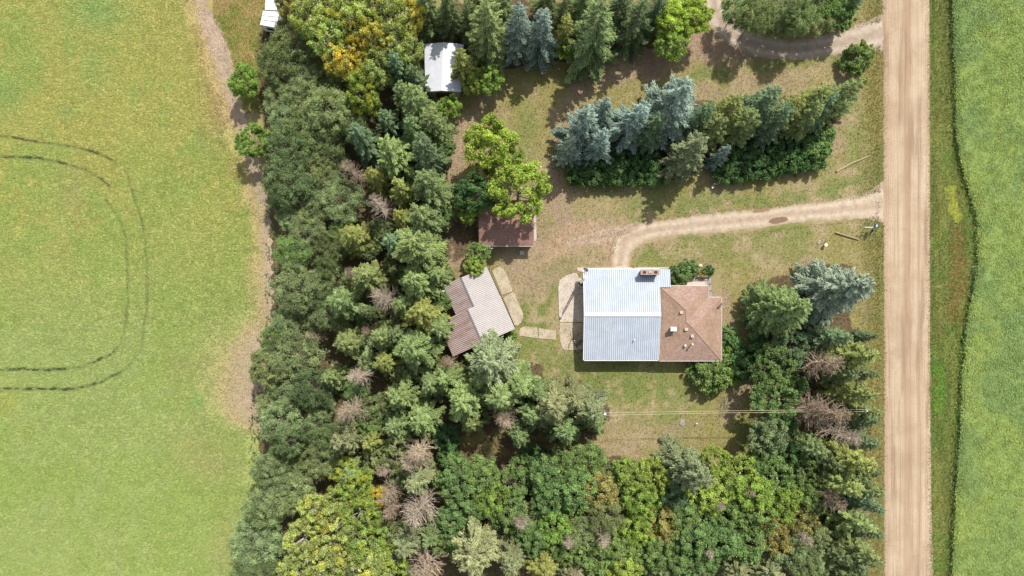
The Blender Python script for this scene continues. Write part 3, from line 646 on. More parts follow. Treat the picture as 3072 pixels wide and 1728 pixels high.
# satellite dishes and lattice mast
def dish(px, py, zt, zb_, parent, r=.36, az=-.6, el=.6):
    x, y, _ = W3(px, py, zt); p = Vector((x, y, zt)); d = Vector((math.sin(az) * math.cos(el), -math.cos(az) * math.cos(el), math.sin(el)))
    u = d.orthogonal().normalized(); v = d.cross(u); m_ = MB(); b = 0; n = 18
    m_.v.append(tuple(p))
    for k_, rr_ in enumerate((.35, .7, 1.0)):
        for i in range(n): t = 2 * math.pi * i / n; m_.v.append(tuple(p + (u * math.cos(t) + v * math.sin(t)) * r * rr_ + d * (.22 * r * rr_ ** 2)))
    for i in range(n): m_.f.append((0, 1 + i, 1 + (i + 1) % n))
    for k_ in range(2):
        for i in range(n): j = (i + 1) % n; m_.f.append((1 + k_ * n + i, 1 + (k_ + 1) * n + i, 1 + (k_ + 1) * n + j, 1 + k_ * n + j))
    o = m_.build('dish', M['galv'], parent); 
    MB().tube(p, p + d * r * 1.1 - v * .1, .015, .015, 6).tube(p + d * r * 1.1 - v * .1, p + d * r * 1.25 - v * .1, .05, .05, 8).build('feed_arm', M['white'], o)
    MB().tube((x, y, zb_), p, .025, .025, 8).build('bracket', M['galv'], parent); return o
sd_ = tag(empty('satellite_dish'), 'small satellite dish on the metal roof corner nearest the lattice mast', 'dish'); dish(1758, 808, 3.6, 2.8, sd_, .38)
sd_ = tag(empty('satellite_dish'), 'small white satellite dish on the eastern eave of the brown roof', 'dish'); dish(2161, 915, 3.8, 2.9, sd_, .34, .9)
mast = tag(empty('antenna_mast'), 'white lattice antenna mast standing at the corner of the garage slab', 'antenna')
bx, by, _ = P(1737, 852, 0); HM = 7.6; leg = [(bx + .28 * math.cos(t), by + .28 * math.sin(t)) for t in (0.5, 2.6, 4.7)]
top = [(bx + .12 * math.cos(t), by + .12 * math.sin(t)) for t in (0.5, 2.6, 4.7)]
for i in range(3): MB().tube((*leg[i], 0), (*top[i], HM), .055, .045, 6).build('leg', M['white'], mast)
br = MB(); N_ = 16
for k_ in range(N_):
    t0, t1 = k_ / N_, (k_ + 1) / N_
    for i in range(3):
        j = (i + 1) % 3; A = lambda i, t: (leg[i][0] + (top[i][0] - leg[i][0]) * t, leg[i][1] + (top[i][1] - leg[i][1]) * t, HM * t)
        br.tube(A(i, t0), A(j, t1), .026, .026, 4).tube(A(i, t1), A(j, t1), .026, .026, 4)
br.build('lattice', M['white'], mast)
MB().tube((bx, by, HM), (bx, by, HM + 1.1), .04, .03, 8).blob((bx, by + .05, HM + 1.15), (.22, .22, .12)).build('receiver', M['white'], mast)
MB().box((bx - .1, by - .1, 2.2), (.4, .35, .5)).box((bx + .2, by - .25, 1.5), (.35, .3, .45)).build('mount_box', M['dark'], mast)
# deck with railing on the north-east corner
deck = tag(empty('deck'), 'grey timber deck with railing wrapped round the corner of the brown roofed house', 'deck')
ox = [(2040, 834), (2134, 832), (2138, 893), (2128, 893), (2126, 858), (2040, 858)]
MB().prism([P(x, y, .45)[:2] for x, y in ox], .25, .45).build('floor', simple('grey_deck', srgb(178, 170, 162), .9, 0, .25, 9), deck)
MB().prism([P(x, y, .5)[:2] for x, y in ((2046, 846), (2113, 846), (2117, 857), (2046, 857))], .46, .54).build('landing', simple('pinkish_slab', srgb(214, 190, 178), .9, 0, .12), deck)
rl_ = MB(); pts = [P(2064, 831, 1.3), P(2134, 830, 1.3), P(2138, 892, 1.3)]
for i in range(2): rl_.tube(pts[i], pts[i + 1], .04, .04, 6); rl_.tube(Vector(pts[i]) - Vector((0, 0, .5)), Vector(pts[i + 1]) - Vector((0, 0, .5)), .03, .03, 6)
rl_.build('railing', M['greywood'], deck)
for i in range(2):
    for t in (0, .33, .66, 1):
        p = Vector(pts[i]).lerp(Vector(pts[i + 1]), t)
        if i == 1 and t == 0: continue
        MB().box((p.x, p.y, .65), (.08, .08, 1.3)).build('post', M['greywood'], deck)
# ---- slabs
def slab(pts, mat, h, label, name='concrete_slab', kind='structure'):
    o = MB().prism([P(x, y, h)[:2] for x, y in pts], -.05, h).build(name, mat); return tag(o, kind=kind)
slab([(1723, 818), (1731, 821), (1736, 834), (1765, 836), (1765, 966), (1680, 966), (1677, 940), (1676, 900), (1675, 862), (1679, 840), (1700, 826)], M['conc'], .10, '', 'garage_pad')
slab([(1680, 968.5), (1765, 968.5), (1765, 1050), (1694, 1050), (1688, 1046), (1680, 1022), (1678, 995)], M['conc2'], .085, '', 'garage_pad')
slab([(1730, 803), (1745, 802), (1780, 803.5), (1830, 801), (1870, 799), (1893, 802), (1900, 806), (1900, 815), (1740, 815), (1733, 812)], M['conc'], .09, '', 'path')
slab([(1905, 801), (2030, 801), (2026, 815), (2022, 870), (1990, 870), (1905, 815)], simple('grey_path', srgb(190, 184, 178), .9, 0, .2, 7), .12, '', 'path')
slab([(1476, 812), (1488, 803), (1500, 801), (1509, 806), (1520, 825), (1531, 851), (1537, 868), (1536, 875), (1504, 885), (1497, 862)], M['conc2'], .10, '', 'shed_pad')
slab([(1510, 894), (1538, 877), (1545, 881), (1553, 905), (1569, 940), (1570, 952), (1562, 970), (1552, 977), (1543, 975), (1528, 937)], M['conc2'], .105, '', 'shed_pad')
slab([(1561, 985), (1573, 979), (1612, 983), (1614, 1015), (1580, 1010), (1558, 1007), (1557, 995)], M['conc2'], .08, '', 'path')
slab([(1616, 983.5), (1640, 988), (1667, 991), (1669, 1005), (1667, 1019), (1645, 1017), (1616, 1015)], M['conc2'], .07, '', 'path')
slab([(1598, 612), (1606, 610), (1608, 660), (1610, 715), (1607, 723), (1597, 722)], M['conc'], .09, '', 'shed_pad')
# junk next to the garage
def at(px, py, z=0): return P(px, py, z)
yard = tag(empty('old_tv_antenna'), 'old metal television antenna leaning beside the garage in its shade', 'antenna')
r_ = MB(); p0, p1_ = at(1730, 1000, 1.0), at(1731, 1030, .5); r_.tube(p0, p1_, .04, .04, 6)
r_.build('boom', M['galv'], yard)
for (xa, ya, xb, yb) in ((1723, 998, 1732, 1012), (1721, 1022, 1745, 1023), (1724, 1026, 1744, 1027), (1734, 1012, 1744, 1000)):
    MB().tube(at(xa, ya, .8), at(xb, yb, .75), .025, .025, 6).build('element', M['galv'], yard)
h_ = MB(); h_.path([at(*p) for p in ((1717, 985, .9), (1718, 1000, .7), (1720, 1015, .4), (1724, 1032, .2), (1733, 1045, .2))], .035, 6); h_.path([at(*p) for p in ((1705, 1045, .12), (1709, 1030, .3), (1717, 1015, .6), (1728, 1007, .8), (1742, 1000, .9))], .03, 6)
tag(h_.build('bent_pipe', M['dark']), 'two thin dark bent pipes arching over the slab beside the garage', 'pipe')
st_ = tag(empty('garden_table'), 'small round pale table beside the garage, below the old antenna', 'table'); x, y, _ = at(1740, 1042)
MB().tube((x, y, .62), (x, y, .68), .32, .32, 12).build('table_top', M['galv'], st_)
for k_ in range(4): t = k_ * math.pi / 2 + .4; MB().tube((x + .12 * math.cos(t), y + .12 * math.sin(t), .62), (x + .3 * math.cos(t), y + .3 * math.sin(t), 0), .02, .02, 6).build('leg', M['galv'], st_)
for k_, (px, py, lb) in enumerate(((1742, 1022, 'upper'), (1736, 1027, 'middle'), (1731, 1034, 'lower'))):
    bk = tag(empty('bucket'), ['pale bucket nearest the garage wall, top of the junk heap', 'pale bucket in the middle of the junk heap by the garage', 'pale bucket at the lower left of the garage junk heap'][k_], 'bucket', 'buckets beside the garage'); x, y, _ = at(px, py)
    m_ = MB(); m_.tube((x, y, 0.03), (x, y, .38), .15, .2, 12, False); m_.tube((x, y, 0.02), (x, y, .04), .15, .15, 12); m_.build('body', M['galv'], bk); MB().path([(x + .2 * math.cos(t), y, .38 + .12 * math.sin(t)) for t in np.linspace(0, math.pi, 7)], .01, 5).build('handle', M['dark'], bk)
# ---- tilted ribbed metal shed in two halves
th = math.radians(24.0)
def tilt_shed(name, label, corner_px, uw, ue, ln, z_e, z_r, z_w, matE, matW, trimv):
    """corner_px: NE corner pixel; ridge uw metres... u runs west along the roof, v runs south along its east edge"""
    root = tag(empty(name), label, 'shed'); x, y, _ = P(*corner_px, z_e)
    U = Vector((-math.cos(th), -math.sin(th), 0)); Vv = Vector((math.sin(th), -math.cos(th), 0)); O = Vector((x, y, 0))
    pt = lambda u, v, z: tuple(O + U * u + Vv * v + Vector((0, 0, z)))
    MB().slabpoly([pt(0, 0, z_e), pt(ue, 0, z_r), pt(ue, ln, z_r), pt(0, ln, z_e)], .07).build('roof', matE, root)
    MB().slabpoly([pt(ue + .012, 0, z_r), pt(ue + uw, 0, z_w), pt(ue + uw, ln, z_w), pt(ue + .012, ln, z_r)], .07).build('roof', matW, root)
    m_ = MB(); w_ = .13
    m_.slabpoly([pt(ue - w_, -.03, z_r + .035), pt(ue + w_, -.03, z_r + .035), pt(ue + w_, ln + .03, z_r + .035), pt(ue - w_, ln + .03, z_r + .035)], .05)
    m_.build('ridge_cap', M['grey'], root)
    m_ = MB(); e = .25; tw = ue + uw
    zs = min(z_e, z_w) - .12
    m_.prism([pt(e, e, 0)[:2], pt(tw - e, e, 0)[:2], pt(tw - e, ln - e, 0)[:2], pt(e, ln - e, 0)[:2]], 0, zs)
    m_.poly([pt(e, ln - e, zs), pt(ue, ln - e, z_r - .12), pt(tw - e, ln - e, zs)]); m_.poly([pt(e, e, zs), pt(tw - e, e, zs), pt(ue, e, z_r - .12)])
    m_.build('wall', M['darkwall'], root)
    m_ = MB(); m_.tube(pt(-.05, 0, z_e - .04), pt(-.05, ln, z_e - .04), .06, .06, 6); m_.build('gutter', M['dark'], root)
    dd = MB(); dd.poly([pt(e - .02, 1, 0.05), pt(e - .02, 3.2, 0.05), pt(e - .02, 3.2, 2.0), pt(e - .02, 1, 2.0)]); dd.build('door', M['greywood'], root)
    return pt
rzr = -th
mE = mat_metal_roof('shed_roof_bright', srgb(200, 193, 189), srgb(140, 130, 128), .26, -rzr, srgb(150, 130, 124), 'y', (.66, .82), .6, .3)
mW = mat_metal_roof('shed_roof_shaded', srgb(200, 186, 180), srgb(104, 88, 86), .26, -rzr, srgb(140, 104, 92), 'y', (.44, .72), .65, .42)  # brown stains, plus the west slope's shade put into darker colours
mW2 = mat_metal_roof('shed_roof_rusty_shaded', srgb(194, 174, 168), srgb(100, 80, 76), .26, -rzr, srgb(132, 96, 86), 'y', (.46, .74), .7, .42)  # rust, with the same west-slope shade painted into the colours
ptN = tilt_shed('metal_shed', 'northern lower half of the tilted ribbed metal shed with brown streaked west slope', (1461, 800), 2.9, 4.15, 5.0, 2.5, 3.1, 2.2, mE, mW, 0)
ptS = tilt_shed('metal_shed', 'southern wider half of the tilted ribbed metal shed with rusty lower corner', (1500.5, 886), 4.75, 5.2, 5.35, 2.62, 3.45, 2.35, mE, mW2, 0)
fl_ = tag(empty('flood_lamp'), 'small white flood lamp on the western corner of the tilted metal shed', 'lamp'); x, y, z = P(1330, 874, 2.7)
MB().tube((x, y, 2.1), (x, y, 2.75), .04, .04, 6).build('bracket', M['galv'], fl_); MB().blob((x, y, 2.8), (.22, .16, .12)).build('lamp_head', M['white'], fl_)
# ---- brown shingled shed
sh = tag(empty('brown_shed'), 'brown shingled shed half hidden under the lime green tree', 'shed')
zs_, zr_ = 2.5, 3.6
xa, xb = P(1437, 0, zs_)[0], P(1601, 0, zs_)[0]; yS, yN = P(0, 738, zs_)[1], P(0, 600, zs_)[1]; yM = (yS + yN) / 2
MB().slabpoly([(xa, yS, zs_), (xb, yS, zs_), (xb, yM, zr_), (xa, yM, zr_)], .08).slabpoly([(xa, yM, zr_), (xb, yM, zr_), (xb, yN, zs_), (xa, yN, zs_)], .08).build('roof', M['shingle2'], sh)
m_ = MB(); m_.box(((xa + xb) / 2, yS - .04, zs_ - .06), (xb - xa + .08, .07, .16)); m_.slabpoly([(xb + .003, yS, zs_ + .01), (xb + .08, yS, zs_ + .01), (xb + .08, yM, zr_ + .01), (xb + .003, yM, zr_ + .01)], .14); m_.slabpoly([(xb + .003, yM, zr_ + .01), (xb + .08, yM, zr_ + .01), (xb + .08, yN, zs_ + .01), (xb + .003, yN, zs_ + .01)], .14); m_.build('fascia', simple('pinkish_trim', srgb(206, 190, 184), .7, 0, .1), sh)
m_ = MB().prism([(xa + .3, yS + .35), (xb - .3, yS + .35), (xb - .3, yN - .35), (xa + .3, yN - .35)], 0, zs_ - .05); wl_ = m_.build('wall', M['darkwall'], sh)
MB().poly([(xb - .3, yS + .35, zs_ - .05), (xb - .3, yN - .35, zs_ - .05), (xb - .3, yM, zr_ - .15)]).build('gable', M['darkwall'], sh); m_ = MB(); m_.poly([(xa + .3, yN - .35, zs_ - .05), (xa + .3, yS + .35, zs_ - .05), (xa + .3, yM, zr_ - .15)]); m_.build('gable', M['darkwall'], sh)
MB().box((xb - 4, yS + .33, 1.0), (2.6, .05, 2.0)).build('door', M['rust'], sh)
lp = tag(empty('wall_lamp'), 'white wall lamp hanging under the eave of the brown shed', 'lamp'); x, y, _ = P(1471, 741, 2.2)
MB().tube((x - .2, yS - .0, 2.3), (x + .1, y - .15, 2.25), .04, .04, 6).build('arm', M['white'], lp); MB().blob((x + .22, y - .2, 2.2), (.24, .15, .1)).build('lamp_head', M['white'], lp)
x, y, _ = P(1566, 759)
cr_ = tag(empty('white_crate'), 'small white crate on the ground in the shade of the brown shed', 'crate'); m_ = MB()
m_.box((x, y, .06), (.6, .55, .06)); m_.build('base', M['white'], cr_); m_ = MB()
for dx in (-.28, .28): m_.box((x + dx, y, .25), (.05, .55, .3))
for dy in (-.26, .26): m_.box((x, y + dy, .25), (.5, .04, .3))
m_.build('side', M['white'], cr_)
# ---- white gabled shed, top
ws = tag(empty('white_shed'), 'white gabled metal shed among trees near the top', 'shed'); z0_, z1_ = 2.6, 3.5
A = [P(1273, 132, z0_), P(1331, 127, z1_), P(1391, 133, z0_), P(1383, 276, z0_), P(1326, 272, z1_), P(1276, 275, z0_)]
wm = simple('white_sheet_metal', srgb(216, 218, 226), .5, 0, .1, 1.2)
MB().slabpoly([A[0], A[1], A[4], A[5]], .06).slabpoly([A[1], A[2], A[3], A[4]], .06).build('roof', wm, ws)
m_ = MB(); ins = [(A[5][0] + .35, A[5][1] + .12), (A[3][0] - .35, A[3][1] + .12), (A[2][0] - .35, A[2][1] - .3), (A[0][0] + .35, A[0][1] - .3)]
m_.prism(ins, 0, z0_ - .06); m_.poly([(*ins[0], z0_ - .06), (*ins[1], z0_ - .06), (A[4][0], (ins[0][1] + ins[1][1]) / 2, z1_ - .07)]); m_.build('wall', simple('grey_sheet', srgb(168, 160, 166), .7, 0, .12), ws)
MB().box(((ins[0][0] + ins[1][0]) / 2, ins[0][1] - .03, 1.0), (2.4, .05, 2.0)).build('door', M['darkwall'], ws)
m_ = MB(); m_.slabpoly([tuple(Vector(A[1]) + Vector((-.1, 0, .03))), tuple(Vector(A[1]) + Vector((.1, 0, .03))), tuple(Vector(A[4]) + Vector((.1, 0, .03))), tuple(Vector(A[4]) + Vector((-.1, 0, .03)))], .04); m_.build('ridge_cap', M['trim'], ws)
# ---- small white trailer at top left
wt = tag(empty('white_trailer'), 'white flat-roofed trailer in two sections at the top edge beside the crop', 'trailer')
B = [P(789, 32, 2.6), P(838, 35, 2.6), P(829, 83, 2.6), P(780, 74, 2.6)]
o = MB().prism([b[:2] for b in B], .6, 2.6).build('body', M['white'], wt)
B2 = [P(798, -40, 2.75), P(845, -40, 2.75), P(838, 31, 2.75), P(795, 29, 2.75)]
MB().prism([b[:2] for b in B2], .6, 2.75).build('body', M['white'], wt)
m_ = MB()
for t in (.35, .65): 
    p = Vector(B[0]).lerp(Vector(B[3]), t); q_ = Vector(B[1]).lerp(Vector(B[2]), t); m_.tube(p + Vector((0, 0, .01)), q_ + Vector((0, 0, .01)), .035, .035, 5)
m_.build('roof_seam', M['grey'], o)
wp = Vector(B[3]).lerp(Vector(B[2]), .5); MB().box((wp.x, wp.y - .03, 1.7), (1.0, .06, .6), -.18).build('window', M['glass'], o)
for sx_ in (.15, .85):
    p = Vector(B[3]).lerp(Vector(B[0]), sx_ if sx_ < .5 else .6); MB().tube((p.x - .02, p.y, .35), (p.x + .2, p.y, .35), .35, .35, 14).build('wheel', M['dark'], wt)
# ---- yard things
lg = MB(); lg.tube(P(2509, 515, .15), P(2556, 489, .15), .16, .14, 10).tube(P(2556, 489, .15), P(2611, 467, .12), .14, .09, 10)
tag(lg.build('log', M['wood']), 'long pale log lying on the grass between the driveway and spruce row', 'log')
mf = tag(empty('mailbox_stand'), 'wooden mailbox stand with white crossbar and blue box at the driveway mouth', 'mailbox')
b1, b2 = P(2577, 718), P(2593, 722); t1, t2 = P(2592, 683, 1.6), P(2623, 683, 1.6)
MB().tube(b1, P(2591, 687, 1.6), .06, .05, 7).build('post', M['greywood'], mf); MB().tube(b2, P(2620, 684, 1.6), .08, .07, 7).build('post', M['greywood'], mf)
MB().tube(P(2594, 682, 1.65), P(2620, 682, 1.65), .06, .06, 7).build('crossbar', M['white'], mf)
x, y, z = P(2627, 678, 1.75); bx_ = MB().box((x, y, z), (.34, .62, .34), -.35).tube((x - .1, y - .28, z + .17), (x + .1, y + .28, z + .17), .16, .16, 12).build('mailbox', M['blue'], mf); MB().box((x - .02, y - .02, z + .36), (.16, .3, .04), -.35).build('flag', M['white'], bx_)
MB().tube(P(2620, 690, 1.3), P(2604, 706, .5), .12, .1, 4).build('brace', M['dark'], mf)
pl_ = MB(); pl_.tube(P(2507, 697, .25), P(2577, 719, .12), .11, .12, 8); tag(pl_.build('fallen_post', M['wood']), 'pale fallen post lying on the grass left of the mailbox stand', 'post')
w1 = tag(empty('wellhead'), 'round white capped wellhead standing in weeds beside the blue spruce', 'wellhead'); x, y, _ = P(2471, 737)
MB().tube((x, y, 0), (x, y, .7), .12, .12, 12).build('pipe', M['galv'], w1); MB().tube((x, y, .7), (x, y, .8), .26, .24, 16).build('cap', M['white'], w1); MB().tube((x, y + .3, 0), (x - .03, y + .9, 1.2), .04, .03, 6).build('handle', M['galv'], w1)
w2 = tag(empty('garden_hoop'), 'small white hoop ornament on a stake left of the wellhead', 'ornament'); x, y, _ = P(2454, 728)
MB().path([(x + .13 * math.cos(t), y + .05 + .22 * math.sin(t), .5 + .1 * math.sin(t)) for t in np.linspace(0, 2 * math.pi, 15)], .035, 6).build('hoop', M['white'], w2); MB().tube((x, y - .15, .42), (x, y - .35, 0), .03, .03, 6).build('stake', M['white'], w2)
ch_ = tag(empty('lawn_chair'), 'pale folding lawn chair in the shade below the spruce row', 'chair'); x, y, _ = P(2138, 562)
MB().box((x, y, .42), (.5, .5, .04)).build('seat', M['galv'], ch_); m_ = MB(); m_.box((x + .2, y + .28, .7), (.5, .05, .5)); m_.build('backrest', M['galv'], ch_)
for dx in (-.22, .22):
    for dy in (-.22, .22): MB().tube((x + dx, y + dy, 0), (x + dx, y + dy, .42), .02, .02, 6).build('leg', M['galv'], ch_)
MB().tube((x - .5, y - .35, .05), (x - .1, y - .45, .3), .03, .03, 5).build('footrest', M['galv'], ch_)
tag(MB().blob((*P(2101, 797)[:2], .12), (.3, .22, .18), 10, 6, .25).build('boulder', M['cream']), 'cream coloured rock on the lawn north of the deck', 'rock')
tag(MB().blob((*P(2046, 1269)[:2], .06), (.42, .55, .1), 10, 6, .2).build('flat_stone', M['stone']), 'flat grey stone in the south lawn below the power line', 'rock')
pk = tag(MB().tube(P(2091, 1273), P(2091, 1271, .6), .06, .06, 8).tube(P(2091, 1271, .6), P(2091, 1271, .68), .11, .11, 8).build('marker_stake', M['white']), 'short white marker stake right of the flat grey stone', 'stake')
tag(MB().tube(P(2386, 530), P(2383, 522, .7), .12, .1, 8).build('stump', M['rust']), 'short brown stump at the lower edge of the hedge', 'stump')
# utility poles and the service wires
def pole(px, py, label, h=8.5):
    po = tag(empty('utility_pole'), label, 'pole', 'utility poles of the service line'); x, y, _ = P(px, py, h)
    MB().tube((x, y, 0), (x, y, h), .15, .11, 10).build('shaft', M['greywood'], po); MB().tube((x, y, h), (x, y, h + .12), .2, .16, 12).build('cap', M['white'], po)
    MB().box((x, y, h - .4), (.12, .9, .12)).build('crossarm', M['greywood'], po)
    for dy in (-.35, .35): MB().tube((x, y + dy, h - .34), (x, y + dy, h - .16), .05, .04, 8).build('insulator', M['white'], po)
    return (x, y, h - .16)
pa = pole(1815, 1242, 'white capped utility pole at the edge of the spruces on the south lawn'); pb = pole(2600, 1231, 'utility pole hidden in the roadside spruces at the far end of the wires')
for k_, (dy, sag, lb) in enumerate(((.35, .5, 'upper pale service wire crossing above the south lawn'), (-.35, .8, 'lower pale service wire crossing above the south lawn'))):
    pts = [(pa[0] + (pb[0] - pa[0]) * t, pa[1] + (pb[1] - pa[1]) * t + (dy * (.4 if k_ == 0 else .55)) * (1 - t * .2), pa[2] + .04 - sag * 4 * t * (1 - t)) for t in np.linspace(0, 1, 26)]
    tag(MB().path(pts, .02, 5).build('power_wire', M['wire']), lb, 'wire')
# brush pile twigs on the south lawn
bp_ = MB()
for k_ in range(46):
    x, y, _ = P(2165 + random.uniform(-10, 10), 1232 + random.uniform(-24, 24)); a_ = 1.05 + random.gauss(0, .35); L_ = random.uniform(.5, 1.5)
    bp_.path([(x, y, .05), (x + math.cos(a_) * L_ * .5, y + math.sin(a_) * L_ * .5, .1 + random.random() * .25), (x + math.cos(a_ + .2) * L_, y + math.sin(a_ + .2) * L_, .08)], .018, 4)
tag(bp_.build('brush_pile', M['greywood']), 'sparse heap of grey dead branches lying on the south lawn', 'brush')
bp_ = MB()
for k_ in range(22):
    x, y, _ = P(2220 + random.uniform(-9, 9), 1136 + random.uniform(-3, 3)); a_ = -.3 + random.gauss(0, .5); L_ = random.uniform(.5, 1.3); bp_.tube((x, y, .08), (x + math.cos(a_) * L_, y + math.sin(a_) * L_, .12), .03, .015, 4)
tag(bp_.build('brush_pile', M['greywood']), 'small pile of dead twigs at the foot of the shrubs southeast of the house', 'brush')
#PART3
# ================================================================== PART 3: trees and shrubs
class Acc:
    def __init__(s): s.V = []; s.F = []; s.C = []; s.n = 0
    def add(s, V, F, c): s.V.append(V); s.F.append(F + s.n); s.C.append(c); s.n += len(V)
    def mesh(s, name, mat): return np_mesh(name, np.concatenate(s.V), np.concatenate(s.F), mat, np.concatenate(s.C))
def unit(v): return v / np.maximum(np.linalg.norm(v, axis=-1, keepdims=True), 1e-9)
def leaf_quads(rng, C0, N0, size, aspect=1.0, tone=None):
    """quads centred on C0 with normals N0"""
    n = len(C0); r = unit(rng.normal(size=(n, 3))); u = unit(np.cross(N0, r)); v = np.cross(N0, u)
    a = size[:, None] * u * .5; b = size[:, None] * v * .5 * aspect
    V = np.stack([C0 - a, C0 - b, C0 + a, C0 + b], 1)
    F = np.arange(4 * n).reshape(n, 4); c = np.repeat(tone, 4, 0); return V.reshape(-1, 3), F, c
def decid_crown(seed, puffs=130, per=175, leaf=.205, aspect=.7, flat=.85, loose=.55, Rr=2.5, zc=4.5, yel=0.0, pmin=.09, pmax=.24):
    """leafy crown: ragged clumps of leaves spread through an uneven dome, radius about Rr"""
    rng = np.random.default_rng(seed); A = Acc()
    lob = rng.normal(size=(11, 3)); lob[:, 2] = np.abs(lob[:, 2]) * .6; lob = unit(lob)
    d = unit(rng.normal(size=(puffs, 3))); d[:, 2] = np.abs(d[:, 2]) - .35; d = unit(d)
    bulge = .8 + .42 * np.clip((np.max(d @ lob.T, 1) - .6) / .4, 0, 1)
    rad = Rr * bulge * rng.uniform(.3, 1.0, puffs) ** .55
    cen = d * rad[:, None] * np.array([1, 1, flat]); pr = Rr * rng.uniform(pmin, pmax, puffs)
    pt = rng.uniform(.7, 1.3, puffs)                                  # natural colour of each clump
    for i in range(puffs):
        n = int(per * (pr[i] / (Rr * .17)) ** 2); ax = rng.uniform(.55, 1.35, 3) * np.array([1, 1, .75])
        dd = unit(rng.normal(size=(n, 3)) + d[i] * .6 + np.array([0, 0, .45])); rr = pr[i] * (1 - loose * rng.random(n) ** .8) * (1 + .5 * rng.normal(size=n) * loose)
        p = cen[i] + dd * rr[:, None] * ax; nn = unit(dd * .6 + rng.normal(size=(n, 3)) * .75 + np.array([0, 0, .4]))
        t = pt[i] * rng.uniform(.66, 1.34, n); hue = rng.uniform(.92, 1.08, n)
        c = np.stack([t * hue, t, t * rng.uniform(.8, 1.2, n)], -1)
        if yel > 0 and rng.random() < yel: c = c * np.array([1.25, 1.06, .72])
        A.add(*leaf_quads(rng, p + np.array([0, 0, zc]), nn, leaf * rng.uniform(.6, 1.35, n), aspect, c))
    return A.mesh('crown', M['leaf'])
def limbs(seed, n, R, z0, z1, r0, sub=5, up=.6, sides=4, gen=True):
    rng = random.Random(seed); m_ = MB(); m_.tube((0, 0, 0), (0, 0, z0), r0, r0 * .8, 8); m_.tube((0, 0, z0), (.1, .1, z1), r0 * .8, r0 * .25, 7)
    for i in range(n):
        a = 2 * math.pi * i / n + rng.uniform(-.4, .4); s = Vector((0, 0, z0 + (z1 - z0) * rng.uniform(0, .75))); L = R * rng.uniform(.6, .98)
        d = Vector((math.cos(a), math.sin(a), up * rng.uniform(.5, 1.4))).normalized(); m = s + d * L * .5 + Vector((0, 0, .1)); e = s + d * L + Vector((0, 0, .25 * L))
        m_.tube(s, m, r0 * .38, r0 * .24, sides, False); m_.tube(m, e, r0 * .24, r0 * .06, sides, False)
        for k_ in range(sub):
            t = rng.uniform(.3, .95); p = s.lerp(e, t); q_ = p + Vector((rng.uniform(-1, 1), rng.uniform(-1, 1), rng.uniform(0, 1))) * L * .3
            m_.tube(p, q_, r0 * .12, r0 * .03, 3, False)
    return m_
def mesh_of(m_, name, mat):
    me = bpy.data.meshes.new(name); me.from_pydata(m_.v, [], m_.f); me.update(); me.materials.append(mat); return me
def spindles(B, T, w, tone, rng, lift=.35):
    """short needle-covered shoots: four-faced spindles from B to T"""
    n = len(B); d = T - B; L = np.linalg.norm(d, axis=1, keepdims=True); u = d / np.maximum(L, 1e-6)
    up = np.array([0, 0, 1.0]); s = unit(np.cross(u, up) + 1e-4); v = np.cross(s, u)
    m_ = B + d * .45; l = m_ - s * w[:, None]; r = m_ + s * w[:, None]; t = m_ + v * w[:, None] * .9
    V = np.stack([B, l, t, r, T], 1).reshape(-1, 3); b = np.arange(n)[:, None] * 5
    F = np.concatenate([b + np.array([[0, 2, 1]]), b + np.array([[0, 3, 2]]), b + np.array([[4, 1, 2]]), b + np.array([[4, 2, 3]])], 0)
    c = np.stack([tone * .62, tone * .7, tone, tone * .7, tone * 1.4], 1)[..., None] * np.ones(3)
    return V, F, c.reshape(-1, 3)
